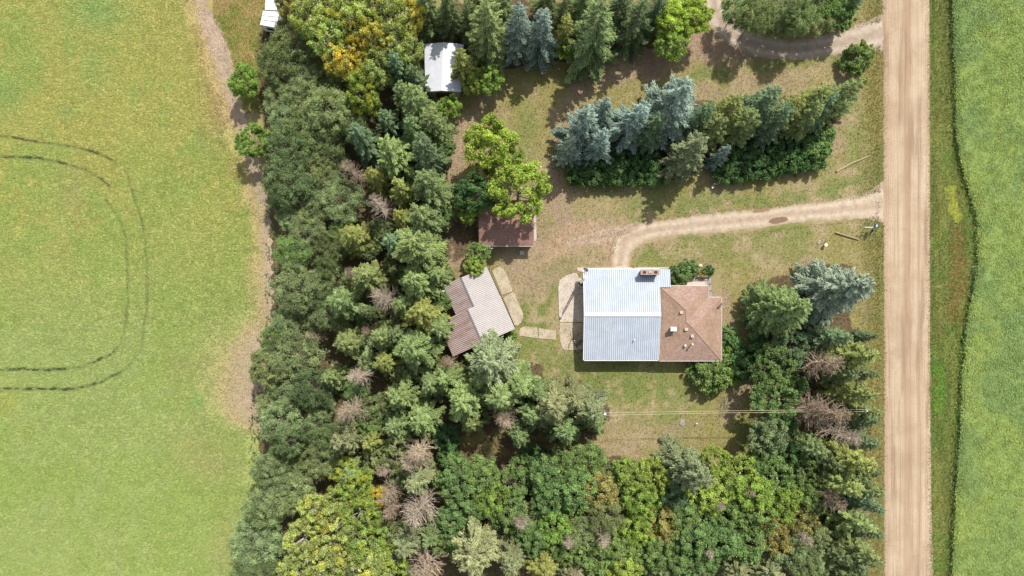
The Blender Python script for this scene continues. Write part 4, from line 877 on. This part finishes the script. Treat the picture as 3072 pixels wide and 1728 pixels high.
def conifer(seed, Hh=14., R=3.3, whorls=21, nb=7, shoot=.62, wdt=.10, droop=.28, power=.8, gap=.0, base=.05):
    rng = np.random.default_rng(seed); Bs = []; Ts = []; Ws = []; To = []
    lean = rng.normal(0, .012, 2); st = MB(); st.tube((0, 0, 0), (0, 0, Hh * .5), .22, .13, 8); st.tube((0, 0, Hh * .5), (0, 0, Hh * .99), .13, .02, 6)
    side_k = 1 + .13 * rng.normal(size=8)
    for wi in range(whorls):
        f = base + (1 - base) * (wi + rng.uniform(-.3, .3)) / whorls; f = min(max(f, base), .985); z = Hh * f
        L0 = R * (1 - f) ** power * (1 if f > .1 else .85) + .12; n = max(4, int(round(nb * (.55 + .6 * (1 - f))))); a0 = rng.uniform(0, 6.28)
        for k_ in range(n):
            a = a0 + 2 * np.pi * k_ / n + rng.normal(0, .12); L = L0 * rng.uniform(.68, 1.2) * side_k[int(a / 6.283 * 8) % 8]
            if rng.random() < gap: continue
            if L < .15: L = .15
            tilt = (.35 if f > .8 else -droop * (1 - f)) + rng.normal(0, .06)
            ts = np.arange(0.12, 1.0, .16 / max(L, .4)) if L > .5 else np.linspace(.1, 1, 5)
            dirx = np.array([np.cos(a), np.sin(a), 0.0]); sd_ = np.array([-np.sin(a), np.cos(a), 0.0])
            pts = dirx[None] * (ts * L)[:, None]; pts[:, 2] = z + L * (tilt * ts - .10 * ts * (1 - ts) + .10 * ts ** 3) + rng.normal(0, .02, len(ts)); pts[:, :2] += lean * z
            tone_b = rng.uniform(.72, 1.28)
            bl = np.minimum(.18 + .62 * (1 - ts) * L * .55 + .12, shoot * 1.25) * (.35 + ts * .9).clip(0, 1)
            e0 = pts[-1:].copy(); de = unit(dirx + rng.normal(0, .12, 3) + np.array([0, 0, .12])); Bs.append(e0 - de * .1); Ts.append(e0 + de * rng.uniform(.3, .6)); Ws.append(np.array([wdt])); To.append(np.array([tone_b * 1.15]))
            for sg in (-1, 1, 0):
                m_ = len(ts); jit = rng.normal(0, .12, (m_, 3))
                if sg == 0: dv_ = unit(dirx * .7 + np.array([0, 0, .35]) + jit * 1.5); ln = bl * .6
                else: dv_ = unit(dirx * .9 + sd_ * sg * rng.uniform(.4, .85, (m_, 1)) + np.array([0, 0, -.05]) + jit * 1.4); ln = bl * rng.uniform(.7, 1.2, m_)
                Bs.append(pts); Ts.append(pts + dv_ * ln[:, None]); Ws.append(wdt * rng.uniform(.7, 1.3, m_)); To.append(tone_b * rng.uniform(.65, 1.35, m_))
                if sg == 0: pass
                if sg != 0:      # second-order shoots
                    for q_ in (.45, .75):
                        b2 = pts + dv_ * (ln * q_)[:, None]; d2 = unit(dv_ + dirx * .6 + rng.normal(0, .3, (m_, 3))); Bs.append(b2); Ts.append(b2 + d2 * (ln * .55)[:, None]); Ws.append(wdt * .85 * np.ones(m_)); To.append(tone_b * rng.uniform(.85, 1.25, m_))
            st.tube((lean[0] * z, lean[1] * z, z), tuple(pts[-1]), .035 * max(.3, L / R), .01, 3, False)
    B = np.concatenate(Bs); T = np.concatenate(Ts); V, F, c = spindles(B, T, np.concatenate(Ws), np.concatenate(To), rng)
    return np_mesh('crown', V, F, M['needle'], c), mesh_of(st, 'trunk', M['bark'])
def dead_crown(seed, Hh=9., R=2.6, n=95, up=.35):
    rng = random.Random(seed); m_ = MB()
    for i in range(n):
        f = rng.uniform(.15, .98); z = Hh * f; a = rng.uniform(0, 6.283); L = (R * (1 - f) ** .6 + .25) * rng.uniform(.7, 1.2)
        t = up + (f - .5) * .5 + rng.gauss(0, .15); p = Vector((0, 0, z)); d = Vector((math.cos(a), math.sin(a), t)).normalized(); mid = p + d * L * .5; e = mid + (d + Vector((rng.gauss(0, .15), rng.gauss(0, .15), .25))).normalized() * L * .5
        m_.tube(p, mid, .05, .04, 3, False); m_.tube(mid, e, .04, .018, 3, False)
        for k_ in range(8):
            q_ = rng.uniform(.15, 1); b = p.lerp(mid, q_ * 2) if q_ < .5 else mid.lerp(e, q_ * 2 - 1); dd = (d * .8 + Vector((rng.gauss(0, .55), rng.gauss(0, .55), rng.gauss(.1, .4)))).normalized()
            m_.tube(b, b + dd * rng.uniform(.2, .6), .024, .01, 3, False)
    tr = MB(); tr.tube((0, 0, 0), (0, 0, Hh), .17, .02, 7)
    return mesh_of(m_, 'branches', M['bark']), mesh_of(tr, 'trunk', M['bark'])
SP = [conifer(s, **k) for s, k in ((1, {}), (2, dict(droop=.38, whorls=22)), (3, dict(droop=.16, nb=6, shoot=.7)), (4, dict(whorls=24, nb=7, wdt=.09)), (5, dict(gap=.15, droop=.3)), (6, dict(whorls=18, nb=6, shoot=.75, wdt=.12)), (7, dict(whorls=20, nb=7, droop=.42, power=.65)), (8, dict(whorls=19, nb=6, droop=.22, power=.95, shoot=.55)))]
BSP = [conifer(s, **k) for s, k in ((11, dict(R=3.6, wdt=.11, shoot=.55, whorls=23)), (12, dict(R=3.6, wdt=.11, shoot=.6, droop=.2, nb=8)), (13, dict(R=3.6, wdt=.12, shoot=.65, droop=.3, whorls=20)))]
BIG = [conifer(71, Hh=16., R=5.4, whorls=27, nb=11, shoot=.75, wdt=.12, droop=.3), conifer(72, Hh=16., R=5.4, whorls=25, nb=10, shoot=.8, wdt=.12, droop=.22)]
DC = [(decid_crown(21 + i, puffs=125 + 10 * i), mesh_of(limbs(21 + i, 9, 2.2, 2.2, 5.2, .16), 'trunk', M['bark'])) for i in range(5)]
YC = [(decid_crown(31 + i, puffs=150, yel=.12, leaf=.19), mesh_of(limbs(31 + i, 14, 2.45, 2.2, 6.0, .17, 9), 'trunk', M['bark'])) for i in range(4)]
WC = [(decid_crown(41 + i, puffs=120, per=190, leaf=.21, aspect=.36, loose=.85, flat=.75, pmin=.12, pmax=.3), mesh_of(limbs(41 + i, 20, 2.6, 1.4, 5.9, .10, 16), 'trunk', M['bark'])) for i in range(5)]
HC = [(decid_crown(51 + i, puffs=70, per=140, leaf=.2, aspect=.8, zc=1.2, Rr=1.6, flat=.8, loose=.5, pmin=.12, pmax=.3), mesh_of(limbs(51 + i, 8, 1.2, .4, 1.4, .06), 'trunk', M['bark'])) for i in range(4)]
DD = [dead_crown(61, R=3.0, n=130), dead_crown(62, up=.15, n=150, R=2.9), dead_crown(63, R=3.2, up=.5, n=130)]
EXP = 1.0
COL = {'green': srgb(148, 164, 104), 'dark': srgb(130, 146, 96), 'blue': srgb(160, 178, 160), 'bluegreen': srgb(130, 154, 112), 'yellow': srgb(164, 172, 98), 'pale': srgb(156, 164, 118), 'palegreen': srgb(150, 170, 106),
       'greygreen': srgb(158, 172, 120), 'lime': srgb(168, 186, 96), 'gold': srgb(208, 198, 100), 'leaf': srgb(136, 162, 98), 'olive': srgb(166, 162, 100), 'deep': srgb(100, 134, 80), 'yellowlime': srgb(180, 198, 90), 'bright': srgb(152, 178, 88), 'poplar': srgb(182, 192, 116),
       'silver': srgb(210, 202, 188), 'tan': srgb(204, 194, 174), 'pinkbrown': srgb(196, 184, 166), 'greybrown': srgb(188, 174, 156)}
WORD = {'green': 'green', 'dark': 'dark green', 'blue': 'silvery blue', 'bluegreen': 'blue-green', 'yellow': 'yellow-tipped', 'pale': 'pale green', 'palegreen': 'fresh green', 'greygreen': 'grey-green', 'lime': 'lime green', 'gold': 'golden', 'leaf': 'mid green', 'olive': 'olive', 'deep': 'deep green', 'yellowlime': 'yellow-lime', 'bright': 'bright green', 'poplar': 'yellowing',
        'silver': 'silver-grey', 'tan': 'tan', 'pinkbrown': 'pinkish brown', 'greybrown': 'grey-brown'}
TREES = []     # kind, px, py, r(px), colour, zone, label
def T(kind, rows, zone=None, lab=None):
    for r in rows: TREES.append([kind, r[0], r[1], r[2], r[3], zone, r[4] if len(r) > 4 else lab])
# spruce stand along the top edge
T('s', [(1285, 40, 50, 'dark'), (1350, 50, 48, 'dark'), (1405, 70, 48, 'dark'), (1468, 105, 72, 'green'), (1440, 20, 50, 'dark'), (1510, 30, 45, 'green'), (1690, 45, 44, 'dark'), (1640, 5, 40, 'dark'), (1692, 105, 36, 'yellow'), (1790, 100, 76, 'green'), (1745, 20, 46, 'palegreen'),
        (1905, 70, 58, 'dark'), (1965, 45, 46, 'bluegreen'), (1860, 20, 44, 'dark')], 'top')
T('b', [(1556, 105, 60, 'blue'), (1618, 115, 54, 'blue')], 'top')
T('d', [(1695, 145, 24, 'bright')], 'top')
T('d', [(2030, 55, 48, 'yellowlime'), (2082, 35, 48, 'yellowlime'), (2022, 118, 42, 'lime')], 'limes')
# above the upper driveway
T('w', [(2215, 22, 40, 'greygreen'), (2275, 38, 42, 'greygreen'), (2345, 50, 40, 'greygreen'), (2410, 40, 42, 'greygreen'), (2330, -5, 42, 'greygreen'), (2470, 45, 38, 'greygreen'), (2390, 5, 40, 'greygreen')], 'updrive')
T('d', [(2290, 62, 26, 'leaf'), (2480, 10, 40, 'leaf'), (2530, 35, 38, 'leaf')], 'updrive'); T('s', [(2440, -5, 44, 'bluegreen'), (2555, 0, 40, 'bluegreen')], 'updrive')
# row between the driveways
T('b', [(1742, 400, 62, 'blue'), (1705, 450, 40, 'blue'), (1800, 350, 48, 'blue'), (1892, 370, 60, 'blue'), (2012, 325, 76, 'blue'), (2158, 470, 30, 'blue'), (1790, 440, 46, 'blue')], 'row')
T('s', [(2085, 370, 50, 'bluegreen'), (2165, 350, 54, 'yellow'), (2262, 335, 62, 'bluegreen'), (2352, 345, 46, 'yellow'), (2415, 320, 50, 'yellow'), (2490, 300, 52, 'green'), (2550, 275, 32, 'yellow'), (2060, 465, 58, 'pale'),
        (1950, 400, 50, 'bluegreen'), (2215, 385, 50, 'green'), (2310, 375, 50, 'bluegreen'), (2400, 360, 48, 'green'), (2125, 400, 46, 'green'), (2450, 335, 46, 'bluegreen')], 'row')
T('d', [(1836, 355, 27, 'leaf')], 'row')
T('h', [(1735 + 41 * i, 522, 30, 'deep') for i in range(7)] + [(1752 + 41 * i, 486, 30, 'deep') for i in range(6)], 'hedgeW')
T('h', [(2180 + 38 * i, 512 - 6 * i + (i % 2) * 3, 30, 'deep') for i in range(8)] + [(2195 + 38 * i, 474 - 6 * i, 30, 'deep') for i in range(8)] + [(2462, 440, 34, 'leaf'), (2478, 405, 30, 'leaf')], 'hedgeE')
T('h', [(2575, 172, 36, 'leaf', 'round green bush at the corner of upper driveway and road'), (2598, 150, 24, 'bright', 'small bright bush touching the road beside the upper driveway mouth')], 'x')
# around the brown shed
T('d', [(1475, 425, 66, 'yellowlime', 'large lime green tree north of the brown shed'), (1555, 560, 70, 'yellowlime', 'lime yellow tree overhanging the brown shed roof'), (1512, 480, 50, 'lime', 'bright green tree between the two lime crowns by the brown shed'), (1425, 575, 50, 'deep', 'deep green tree at the northwest corner of the brown shed'),
        (1402, 630, 32, 'bright', 'small bright green tree west of the brown shed'), (1432, 755, 28, 'leaf', 'small green tree below the southwest corner of the brown shed'), (1425, 795, 27, 'lime', 'lime shrub touching the north corner of the tilted metal shed'),
        (1420, 232, 34, 'lime', 'small lime green tree east of the white gabled shed'), (1468, 232, 36, 'bright', 'bright green tree at the yard edge east of the white gabled shed'), (1352, 315, 28, 'bright', 'bright green bush below the white gabled shed')], 'x')
T('s', [(1387, 205, 44, 'yellow', 'olive brown spruce overhanging the white gabled shed roof')], 'x')
T('h', [(2042, 826, 26, 'leaf', 'round green shrub between the metal roof and the deck'), (2068, 806, 24, 'leaf', 'leafy green shrub just north of the deck'), (2128, 812, 14, 'deep', 'small dark weed clump at the north corner of the deck'), (1533, 1008, 15, 'bright', 'tiny bright green shrub at the east corner of the tilted metal shed'), (2110, 818, 14, 'olive', 'low olive shrub between deck and lawn')], 'x')
# east of the house
T('B', [(2505, 868, 104, 'blue', 'huge silvery blue spruce near the road')], 'x'); T('S', [(2332, 930, 102, 'palegreen', 'huge green spruce east of the house')], 'x')
T('h', [(2185, 1010, 30, 'leaf'), (2195, 1050, 32, 'bright'), (2180, 1095, 34, 'leaf'), (2145, 1128, 44, 'leaf'), (2105, 1112, 32, 'leaf'), (2255, 1050, 46, 'deep'), (2240, 1095, 38, 'deep'), (2290, 1105, 34, 'deep'), (2205, 1138, 18, 'lime')], 'houseE')
T('d', [(2330, 1100, 50, 'leaf'), (2385, 1050, 44, 'bluegreen'), (2335, 1205, 52, 'leaf'), (2310, 1310, 50, 'greygreen'), (2360, 1270, 34, 'deep'), (2390, 1160, 30, 'deep')], 'houseE')
T('s', [(2480, 1015, 48, 'bluegreen'), (2535, 1065, 60, 'yellow'), (2500, 1120, 46, 'dark'), (2568, 1120, 44, 'dark'), (2535, 1175, 56, 'yellow'), (2575, 1230, 44, 'green'), (2578, 1180, 30, 'bluegreen'), (2420, 1340, 42, 'green'), (2535, 1375, 58, 'yellow'), (2573, 1320, 36, 'bluegreen'), (2500, 1440, 54, 'yellow'),
        (2568, 1450, 50, 'green'), (2578, 1400, 38, 'bluegreen'), (2578, 1500, 42, 'bluegreen'), (2548, 1555, 52, 'palegreen'), (2583, 1580, 38, 'bluegreen'), (2555, 1640, 52, 'green'), (2578, 1660, 40, 'bluegreen'), (2540, 1710, 50, 'dark'), (2578, 1735, 40, 'bluegreen'), (2490, 1650, 42, 'dark'), (2578, 1255, 34, 'bluegreen'), (2578, 1050, 22, 'green'), (2590, 1010, 22, 'bluegreen'), (2470, 1380, 40, 'dark')], 'road')
T('x', [(2450, 1085, 46, 'greybrown'), (2455, 1230, 58, 'greybrown'), (2510, 1300, 42, 'silver'), (2420, 1220, 34, 'greybrown'), (2470, 1490, 40, 'greybrown')], 'road')
# south of the tilted shed
T('s', [(1472, 1085, 82, 'pale'), (1395, 1195, 68, 'palegreen'), (1500, 1185, 66, 'green'), (1445, 1130, 52, 'green'), (1558, 1150, 54, 'palegreen'), (1592, 1240, 46, 'green'), (1655, 1215, 66, 'pale'), (1712, 1195, 56, 'pale'), (1760, 1230, 54, 'pale'), (1690, 1285, 52, 'palegreen'), (1782, 1255, 38, 'green'), (1555, 1300, 42, 'green'), (1610, 1175, 44, 'green'), (1420, 1265, 38, 'green'), (1340, 1130, 48, 'palegreen')], 'south')
T('x', [(1512, 1250, 38, 'pinkbrown'), (1350, 1085, 22, 'greybrown')], 'south')
T('h', [(1338, 1320, 34, 'deep'), (1345, 1370, 30, 'deep'), (1600, 1370, 30, 'deep'), (1640, 1390, 30, 'deep'), (1560, 1395, 26, 'leaf')], 'south')
# western belt: spruces, eastern side
T('s', [(1262, 330, 62, 'palegreen'), (1215, 300, 44, 'green'), (1168, 370, 36, 'bluegreen'), (1248, 400, 46, 'palegreen'), (1303, 385, 50, 'green'), (1090, 425, 46, 'bluegreen'), (1188, 470, 62, 'palegreen'), (1280, 475, 62, 'bluegreen'), (1130, 540, 38, 'yellow'), (1212, 575, 44, 'yellow'), (1290, 570, 62, 'green'), (1208, 660, 36, 'yellow'),
        (1275, 665, 60, 'green'), (1068, 722, 48, 'yellow'), (1258, 750, 78, 'palegreen'), (1190, 735, 46, 'bluegreen'), (1112, 835, 56, 'green'), (1255, 850, 62, 'palegreen'), (1312, 830, 38, 'green'), (1042, 915, 58, 'palegreen'), (1280, 945, 60, 'yellow'), (1215, 920, 46, 'green'), (1155, 1010, 46, 'green'), (1052, 1030, 50, 'green'), (1248, 1045, 70, 'palegreen'), (1160, 1085, 42, 'yellow'),
        (1200, 1190, 54, 'palegreen'), (1305, 1150, 46, 'green'), (1270, 1255, 58, 'palegreen'), (1040, 1318, 54, 'pale'), (1118, 1320, 42, 'yellow'), (1190, 1275, 46, 'green'), (1062, 1415, 40, 'palegreen'), (1250, 1440, 48, 'pale'), (1225, 1620, 52, 'pale'), (1195, 1000, 40, 'dark'), (1320, 985, 42, 'green'), (1005, 1130, 40, 'green'), (1290, 1600, 40, 'green'), (1110, 940, 38, 'dark')], 'beltE')
T('x', [(1062, 522, 34, 'pinkbrown'), (1142, 622, 36, 'silver'), (1064, 822, 24, 'greybrown'), (1162, 900, 46, 'silver'), (1085, 1128, 36, 'silver'), (1066, 1225, 46, 'tan'), (1262, 1345, 44, 'tan'), (1240, 1375, 40, 'tan'), (1158, 1400, 28, 'pinkbrown'), (1170, 1475, 36, 'tan'), (1178, 1520, 30, 'pinkbrown'), (1262, 1520, 58, 'silver'), (1282, 1695, 54, 'pinkbrown'), (1115, 995, 26, 'greybrown'), (948, 1010, 18, 'tan')], 'beltE')
# yellowing poplars, top and bottom of the belt
T('y', [(925, 50, 52, 'poplar'), (985, 110, 52, 'poplar'), (1050, 45, 54, 'poplar'), (1100, 105, 50, 'gold'), (1030, 175, 48, 'gold'), (1170, 55, 52, 'poplar'), (1228, 30, 44, 'gold'), (1165, 135, 48, 'poplar'), (1215, 150, 42, 'poplar'), (1120, 205, 46, 'poplar'), (1085, 270, 48, 'lime'), (990, 20, 40, 'poplar'), (1100, -5, 50, 'poplar'), (870, 15, 40, 'olive')], 'popT')
T('y', [(940, 1545, 50, 'poplar'), (1010, 1590, 54, 'poplar'), (905, 1620, 48, 'poplar'), (965, 1680, 54, 'poplar'), (1075, 1545, 52, 'lime'), (1095, 1635, 52, 'lime'), (1060, 1460, 44, 'lime'), (1115, 1490, 34, 'gold'), (1100, 1705, 54, 'poplar'), (1030, 1665, 50, 'poplar'), (1170, 1690, 44, 'lime'), (880, 1715, 44, 'poplar'), (1030, 1410, 34, 'lime'), (1010, 1510, 40, 'poplar')], 'popB')
T('b', [(1200, 215, 44, 'bluegreen'), (1250, 240, 38, 'bluegreen')], 'beltE')
T('d', [(722, 235, 40, 'bright', 'bright green bush leaning out over the stubble, upper of two'), (752, 420, 42, 'bright', 'light green bush leaning out over the stubble, lower of two')], 'x')
# bottom grove
T('d', [(1370, 1440, 55, 'leaf'), (1440, 1430, 50, 'leaf'), (1400, 1510, 50, 'leaf'), (1470, 1500, 50, 'bright'), (1540, 1460, 46, 'leaf'), (1355, 1560, 42, 'leaf'), (1530, 1545, 46, 'leaf'), (1645, 1435, 52, 'leaf'), (1705, 1400, 50, 'leaf'), (1765, 1385, 46, 'leaf'), (1720, 1470, 58, 'leaf'), (1790, 1475, 52, 'olive'), (1645, 1505, 46, 'leaf'), (1845, 1440, 36, 'leaf'),
        (1895, 1430, 48, 'lime'), (1955, 1440, 48, 'lime'), (1925, 1510, 50, 'bright'), (1855, 1495, 36, 'olive'), (2150, 1400, 44, 'lime'), (2215, 1425, 48, 'lime'), (2255, 1485, 54, 'bright'), (2330, 1440, 48, 'leaf'), (2300, 1385, 38, 'leaf'), (2360, 1510, 50, 'bright'), (2285, 1560, 52, 'leaf'), (2195, 1540, 46, 'leaf'), (2125, 1490, 50, 'lime'), (2120, 1550, 44, 'leaf'),
        (2050, 1550, 45, 'leaf'), (1990, 1570, 48, 'olive'), (1920, 1595, 48, 'bright'), (2080, 1620, 50, 'leaf'), (2165, 1625, 52, 'leaf'), (2245, 1640, 52, 'leaf'), (2330, 1610, 50, 'olive'), (2410, 1570, 44, 'olive'), (2380, 1670, 48, 'greygreen'), (1660, 1590, 48, 'bright'), (1600, 1620, 42, 'leaf'), (1715, 1560, 38, 'lime'), (1850, 1640, 48, 'leaf'), (1785, 1680, 48, 'leaf'), (1880, 1700, 48, 'lime'),
        (1960, 1670, 48, 'leaf'), (2040, 1690, 46, 'leaf'), (1700, 1655, 44, 'leaf'), (2410, 1420, 42, 'leaf'), (2440, 1500, 42, 'leaf'), (2450, 1620, 42, 'greygreen'), (2380, 1370, 36, 'deep'), (2115, 1690, 46, 'leaf'), (1335, 1640, 34, 'leaf'), (2450, 1700, 44, 'greygreen')], 'grove')
T('w', [(1575, 1565, 40, 'greygreen'), (1760, 1600, 42, 'greygreen'), (1820, 1560, 42, 'greygreen'), (2020, 1500, 36, 'bluegreen'), (2180, 1470, 32, 'greygreen'), (2420, 1700, 40, 'greygreen'), (2010, 1620, 40, 'greygreen')], 'grove')
T('s', [(2065, 1410, 72, 'pale'), (1430, 1635, 84, 'pale'), (1535, 1665, 52, 'pale'), (1630, 1690, 50, 'yellow'), (2205, 1710, 54, 'pale'), (2300, 1712, 52, 'pale'), (2100, 1735, 46, 'pale'), (1710, 1725, 44, 'pale'), (1990, 1735, 44, 'pale')], 'grove')
T('x', [(1560, 1550, 30, 'silver'), (1800, 1600, 34, 'silver'), (1700, 1610, 26, 'silver'), (2110, 1640, 22, 'silver'), (1720, 1715, 30, 'greybrown'), (2390, 1600, 26, 'silver'), (2225, 1460, 24, 'pinkbrown'), (2140, 1500, 24, 'silver')], 'grove')
# grey-green leafy trees filling the western belt
occ = [(t[1], t[2], t[3]) for t in TREES]
rw = random.Random(5); yy = 70.0; rowi = 0
while yy < 1760:
    xl = float(interp(yy, [(0, 870), (90, 850), (160, 825), (300, 830), (560, 832), (700, 845), (900, 846), (1000, 815), (1050, 796), (1200, 790), (1300, 806), (1400, 806), (1500, 782), (1620, 752), (1760, 745)]))
    xx = xl + (rowi % 2) * 28
    while xx < 1340:
        x_, y_ = xx + rw.uniform(-10, 10), yy + rw.uniform(-12, 12); r_ = rw.choice([30, 36, 42, 48, 56, 62]) + rw.uniform(-3, 3)
        if not any(math.hypot(x_ - a_, y_ - b_) < (c_ + r_) * .6 for a_, b_, c_ in occ) and not (1265 < x_ < 1400 and 120 < y_ < 300):
            cl_ = rw.choice(['greygreen', 'greygreen', 'leaf' if rw.random() < .4 else 'greygreen', 'dark', 'dark', 'leaf' if x_ > 1000 else 'greygreen']); kd = 'w' if x_ < 1080 else 'd'
            TREES.append([kd, x_, y_, r_, cl_, 'beltW', None]); occ.append((x_, y_, r_))
        xx += 58
    yy += 52; rowi += 1
ORD = ['first', 'second', 'third', 'fourth', 'fifth', 'sixth', 'seventh', 'eighth', 'ninth', 'tenth', 'eleventh', 'twelfth', 'thirteenth', 'fourteenth', 'fifteenth', 'sixteenth', 'seventeenth', 'eighteenth', 'nineteenth', 'twentieth'] + ['twenty-' + w_ for w_ in ('first', 'second', 'third', 'fourth', 'fifth', 'sixth', 'seventh', 'eighth', 'ninth')] + ['thirtieth'] + ['thirty-' + w_ for w_ in ('first', 'second', 'third', 'fourth', 'fifth', 'sixth', 'seventh', 'eighth', 'ninth')] + ['fortieth'] + ['forty-' + w_ for w_ in ('first', 'second', 'third', 'fourth', 'fifth', 'sixth', 'seventh', 'eighth', 'ninth')]
NAME = {'s': 'spruce_tree', 'b': 'blue_spruce', 'S': 'spruce_tree', 'B': 'blue_spruce', 'd': 'leafy_tree', 'y': 'poplar_tree', 'w': 'willow_tree', 'h': 'shrub', 'x': 'dead_spruce'}
NOUN = {'s': 'spruce', 'b': 'spruce', 'S': 'spruce', 'B': 'spruce', 'd': 'leafy tree', 'y': 'poplar', 'w': 'wispy tree', 'h': 'shrub', 'x': 'dead bare spruce'}
CAT = {'s': 'spruce', 'b': 'spruce', 'S': 'spruce', 'B': 'spruce', 'd': 'tree', 'y': 'poplar', 'w': 'tree', 'h': 'shrub', 'x': 'dead tree'}
ZON = {'top': ('in the stand along the top edge', 1), 'limes': ('in the clump beside the upper driveway', 1), 'updrive': ('above the upper driveway', 1), 'row': ('in the row between the two driveways', 1), 'hedgeW': ('in the western hedge', 1), 'hedgeE': ('in the eastern hedge', 1),
       'houseE': ('in the clump southeast of the house', 2), 'road': ('in the roadside row', 2), 'south': ('south of the tilted metal shed', 1), 'popT': ('at the top end of the western belt', 1), 'popB': ('at the bottom end of the western belt', 1)}
def zone_of(t):
    z, x, y = t[5], t[1], t[2]
    if z in ZON:
        p, o = ZON[z]
        if z in ('hedgeW', 'hedgeE'): p += ', lower line' if y > (505 if z == 'hedgeW' else 512 - 6 * (x - 2180) / 38 - 16) else ', upper line'
        return p, o
    if z == 'beltE': return ('on the belt side facing the yard' if x > 1180 else 'inside the western belt'), 2
    if z == 'beltW':
        return ("in the belt's outermost row" if x < 860 else "in the belt's second row" if x < 935 else "in the belt's third row" if x < 1020 else "in the belt's fourth row" if x < 1130 else "in the belt's yardside row"), 2
    if z == 'grove': return ('in the grove, upper line' if y < 1470 else 'in the grove, second line' if y < 1570 else 'in the grove, third line' if y < 1650 else 'in the grove, bottom line'), 1
    return '', 1
groups = {}
for t in TREES:
    if t[6]: continue
    p, o = zone_of(t); groups.setdefault((t[0] if t[0] != 'b' else 's', WORD[t[4]], p, o), []).append(t)
for (kd, wd_, p, o), lst in groups.items():
    lst.sort(key=lambda t: t[1] if o == 1 else t[2])
    for i, t in enumerate(lst):
        nn = NOUN[kd]; t[6] = ('%s %s %s' % ('only' if False else wd_, nn, p)) if len(lst) == 1 else ('%s %s %s %s, from %s' % (ORD[i], wd_, nn, p, 'left' if o == 1 else 'top'))
rt = random.Random(3)
def place(t):
    kind, px, py, r, cl, z, lab = t; rm = r * S
    if kind in 'sSbBx':
        meshes = (SP if kind in 'sS' else BSP if kind in 'bB' else DD)[rt.randrange(8 if kind in 'sS' else 3)]
        if kind in 'SB': meshes = BIG[0 if kind == 'B' else 1]
        h = (3.8 * rm + 2.6) if kind != 'x' else 3.2 * rm + 5.5
        if z == 'row' and r > 44: h = 3.5 * rm + 3.6; rm = rm * 1.08
        if kind in 'SB': h = 16.5
        R0, H0 = (5.4, 16.) if kind in 'SB' else (3.3, 14.) if kind == 's' else (3.6, 14.) if kind == 'b' else (2.6, 9.)
        zc = h * (.42 if kind != 'x' else .5); x, y, _ = P(px, py, zc); k = rm * (1 - zc / H) / R0 * (1.14 if kind not in 'SB' else .96); kz = h / H0
    else:
        meshes = {'d': DC, 'y': YC, 'w': WC, 'h': HC}[kind]; meshes = meshes[rt.randrange(len(meshes))]
        R0, zc0 = (2.5, 4.5) if kind != 'h' else (1.6, 1.2)
        tall = {'d': 1.0, 'y': 1.35, 'w': .95, 'h': 1.0}[kind]
        k = rm / R0 * 1.0; kz = k * tall * (1.15 if kind != 'w' else rt.uniform(.8, 1.75)); kz = max(kz, .55)
        zc = zc0 * kz + (.6 * rm); x, y, _ = P(px, py, zc); k = k * (1 - zc / H) * 1.05
    cr, tr = meshes; root = empty(NAME[kind], (x, y, 0), rt.uniform(0, 6.283)); root.scale = (k * rt.uniform(.96, 1.05), k * rt.uniform(.96, 1.05), kz)
    tag(root, lab, CAT[kind], {'h': 'shrubs of the hedges and house beds', 'x': 'dead bare spruces among the live trees', 'y': 'yellowing poplars in the belt', 'w': 'wispy grey-green trees of the belt', 'd': 'leafy trees around the yard'}.get(kind, 'spruces around the farmyard'))
    c = link('branches' if kind == 'x' else 'crown', cr, root); tt = link('trunk', tr, root)
    b = COL[cl]; j = rt.uniform(.86, 1.14); hu = rt.uniform(.93, 1.07)
    if kind == 'x': c.color = tuple(v * 1.75 * j for v in b) + (1,); tt.color = tuple(v * 1.3 for v in b) + (1,)
    else: kk = .94 if kind in 'sSbB' else 1.0; c.color = (b[0] * j * hu * kk, b[1] * j * kk, b[2] * j / hu * kk, 1); tt.color = (.55, .5, .45, 1) if kind != 'y' else (1.1, 1.1, 1.05, 1)
    return root
for t in TREES: place(t)
# undergrowth that closes the floor of the belt and the groves
def ug():
    n = 60000; px = RNG.uniform(720, 2620, n); py = RNG.uniform(-30, 1760, n); k = in_poly(px, py, belt_poly)
    k &= ~((px > 1270) & (px < 1600) & (py > 110) & (py < 290)) & ~in_poly(px, py, [(1350, 1270), (1830, 1300), (1700, 1400), (1350, 1400)]) & ~in_poly(px, py, [(1320, 860), (1465, 790), (1550, 985), (1350, 1075)])
    px, py = px[k], py[k]; m_ = fbm(px * S, py * S, 2.0, 6); k = m_ > .42; px, py, m_ = px[k], py[k], m_[k]
    n = len(px); z = RNG.uniform(.1, 1.1, n) * smooth(.4, .6, m_) + .1; C0 = np.stack([(px - 1536) * S, (864 - py) * S, z], -1)
    N0 = unit(RNG.normal(size=(n, 3)) * .6 + np.array([0, 0, 1])); t = RNG.uniform(.7, 1.2, n)[:, None]
    return leaf_quads(RNG, C0, N0, RNG.uniform(.2, .45, n), .7, np.array(srgb(104, 122, 72)) * t)
V, F, c = ug(); tag(link('undergrowth', np_mesh('undergrowth', V, F, M['blade'], c)), 'low dark leafy undergrowth on the floor beneath the trees', 'undergrowth', kind='stuff')
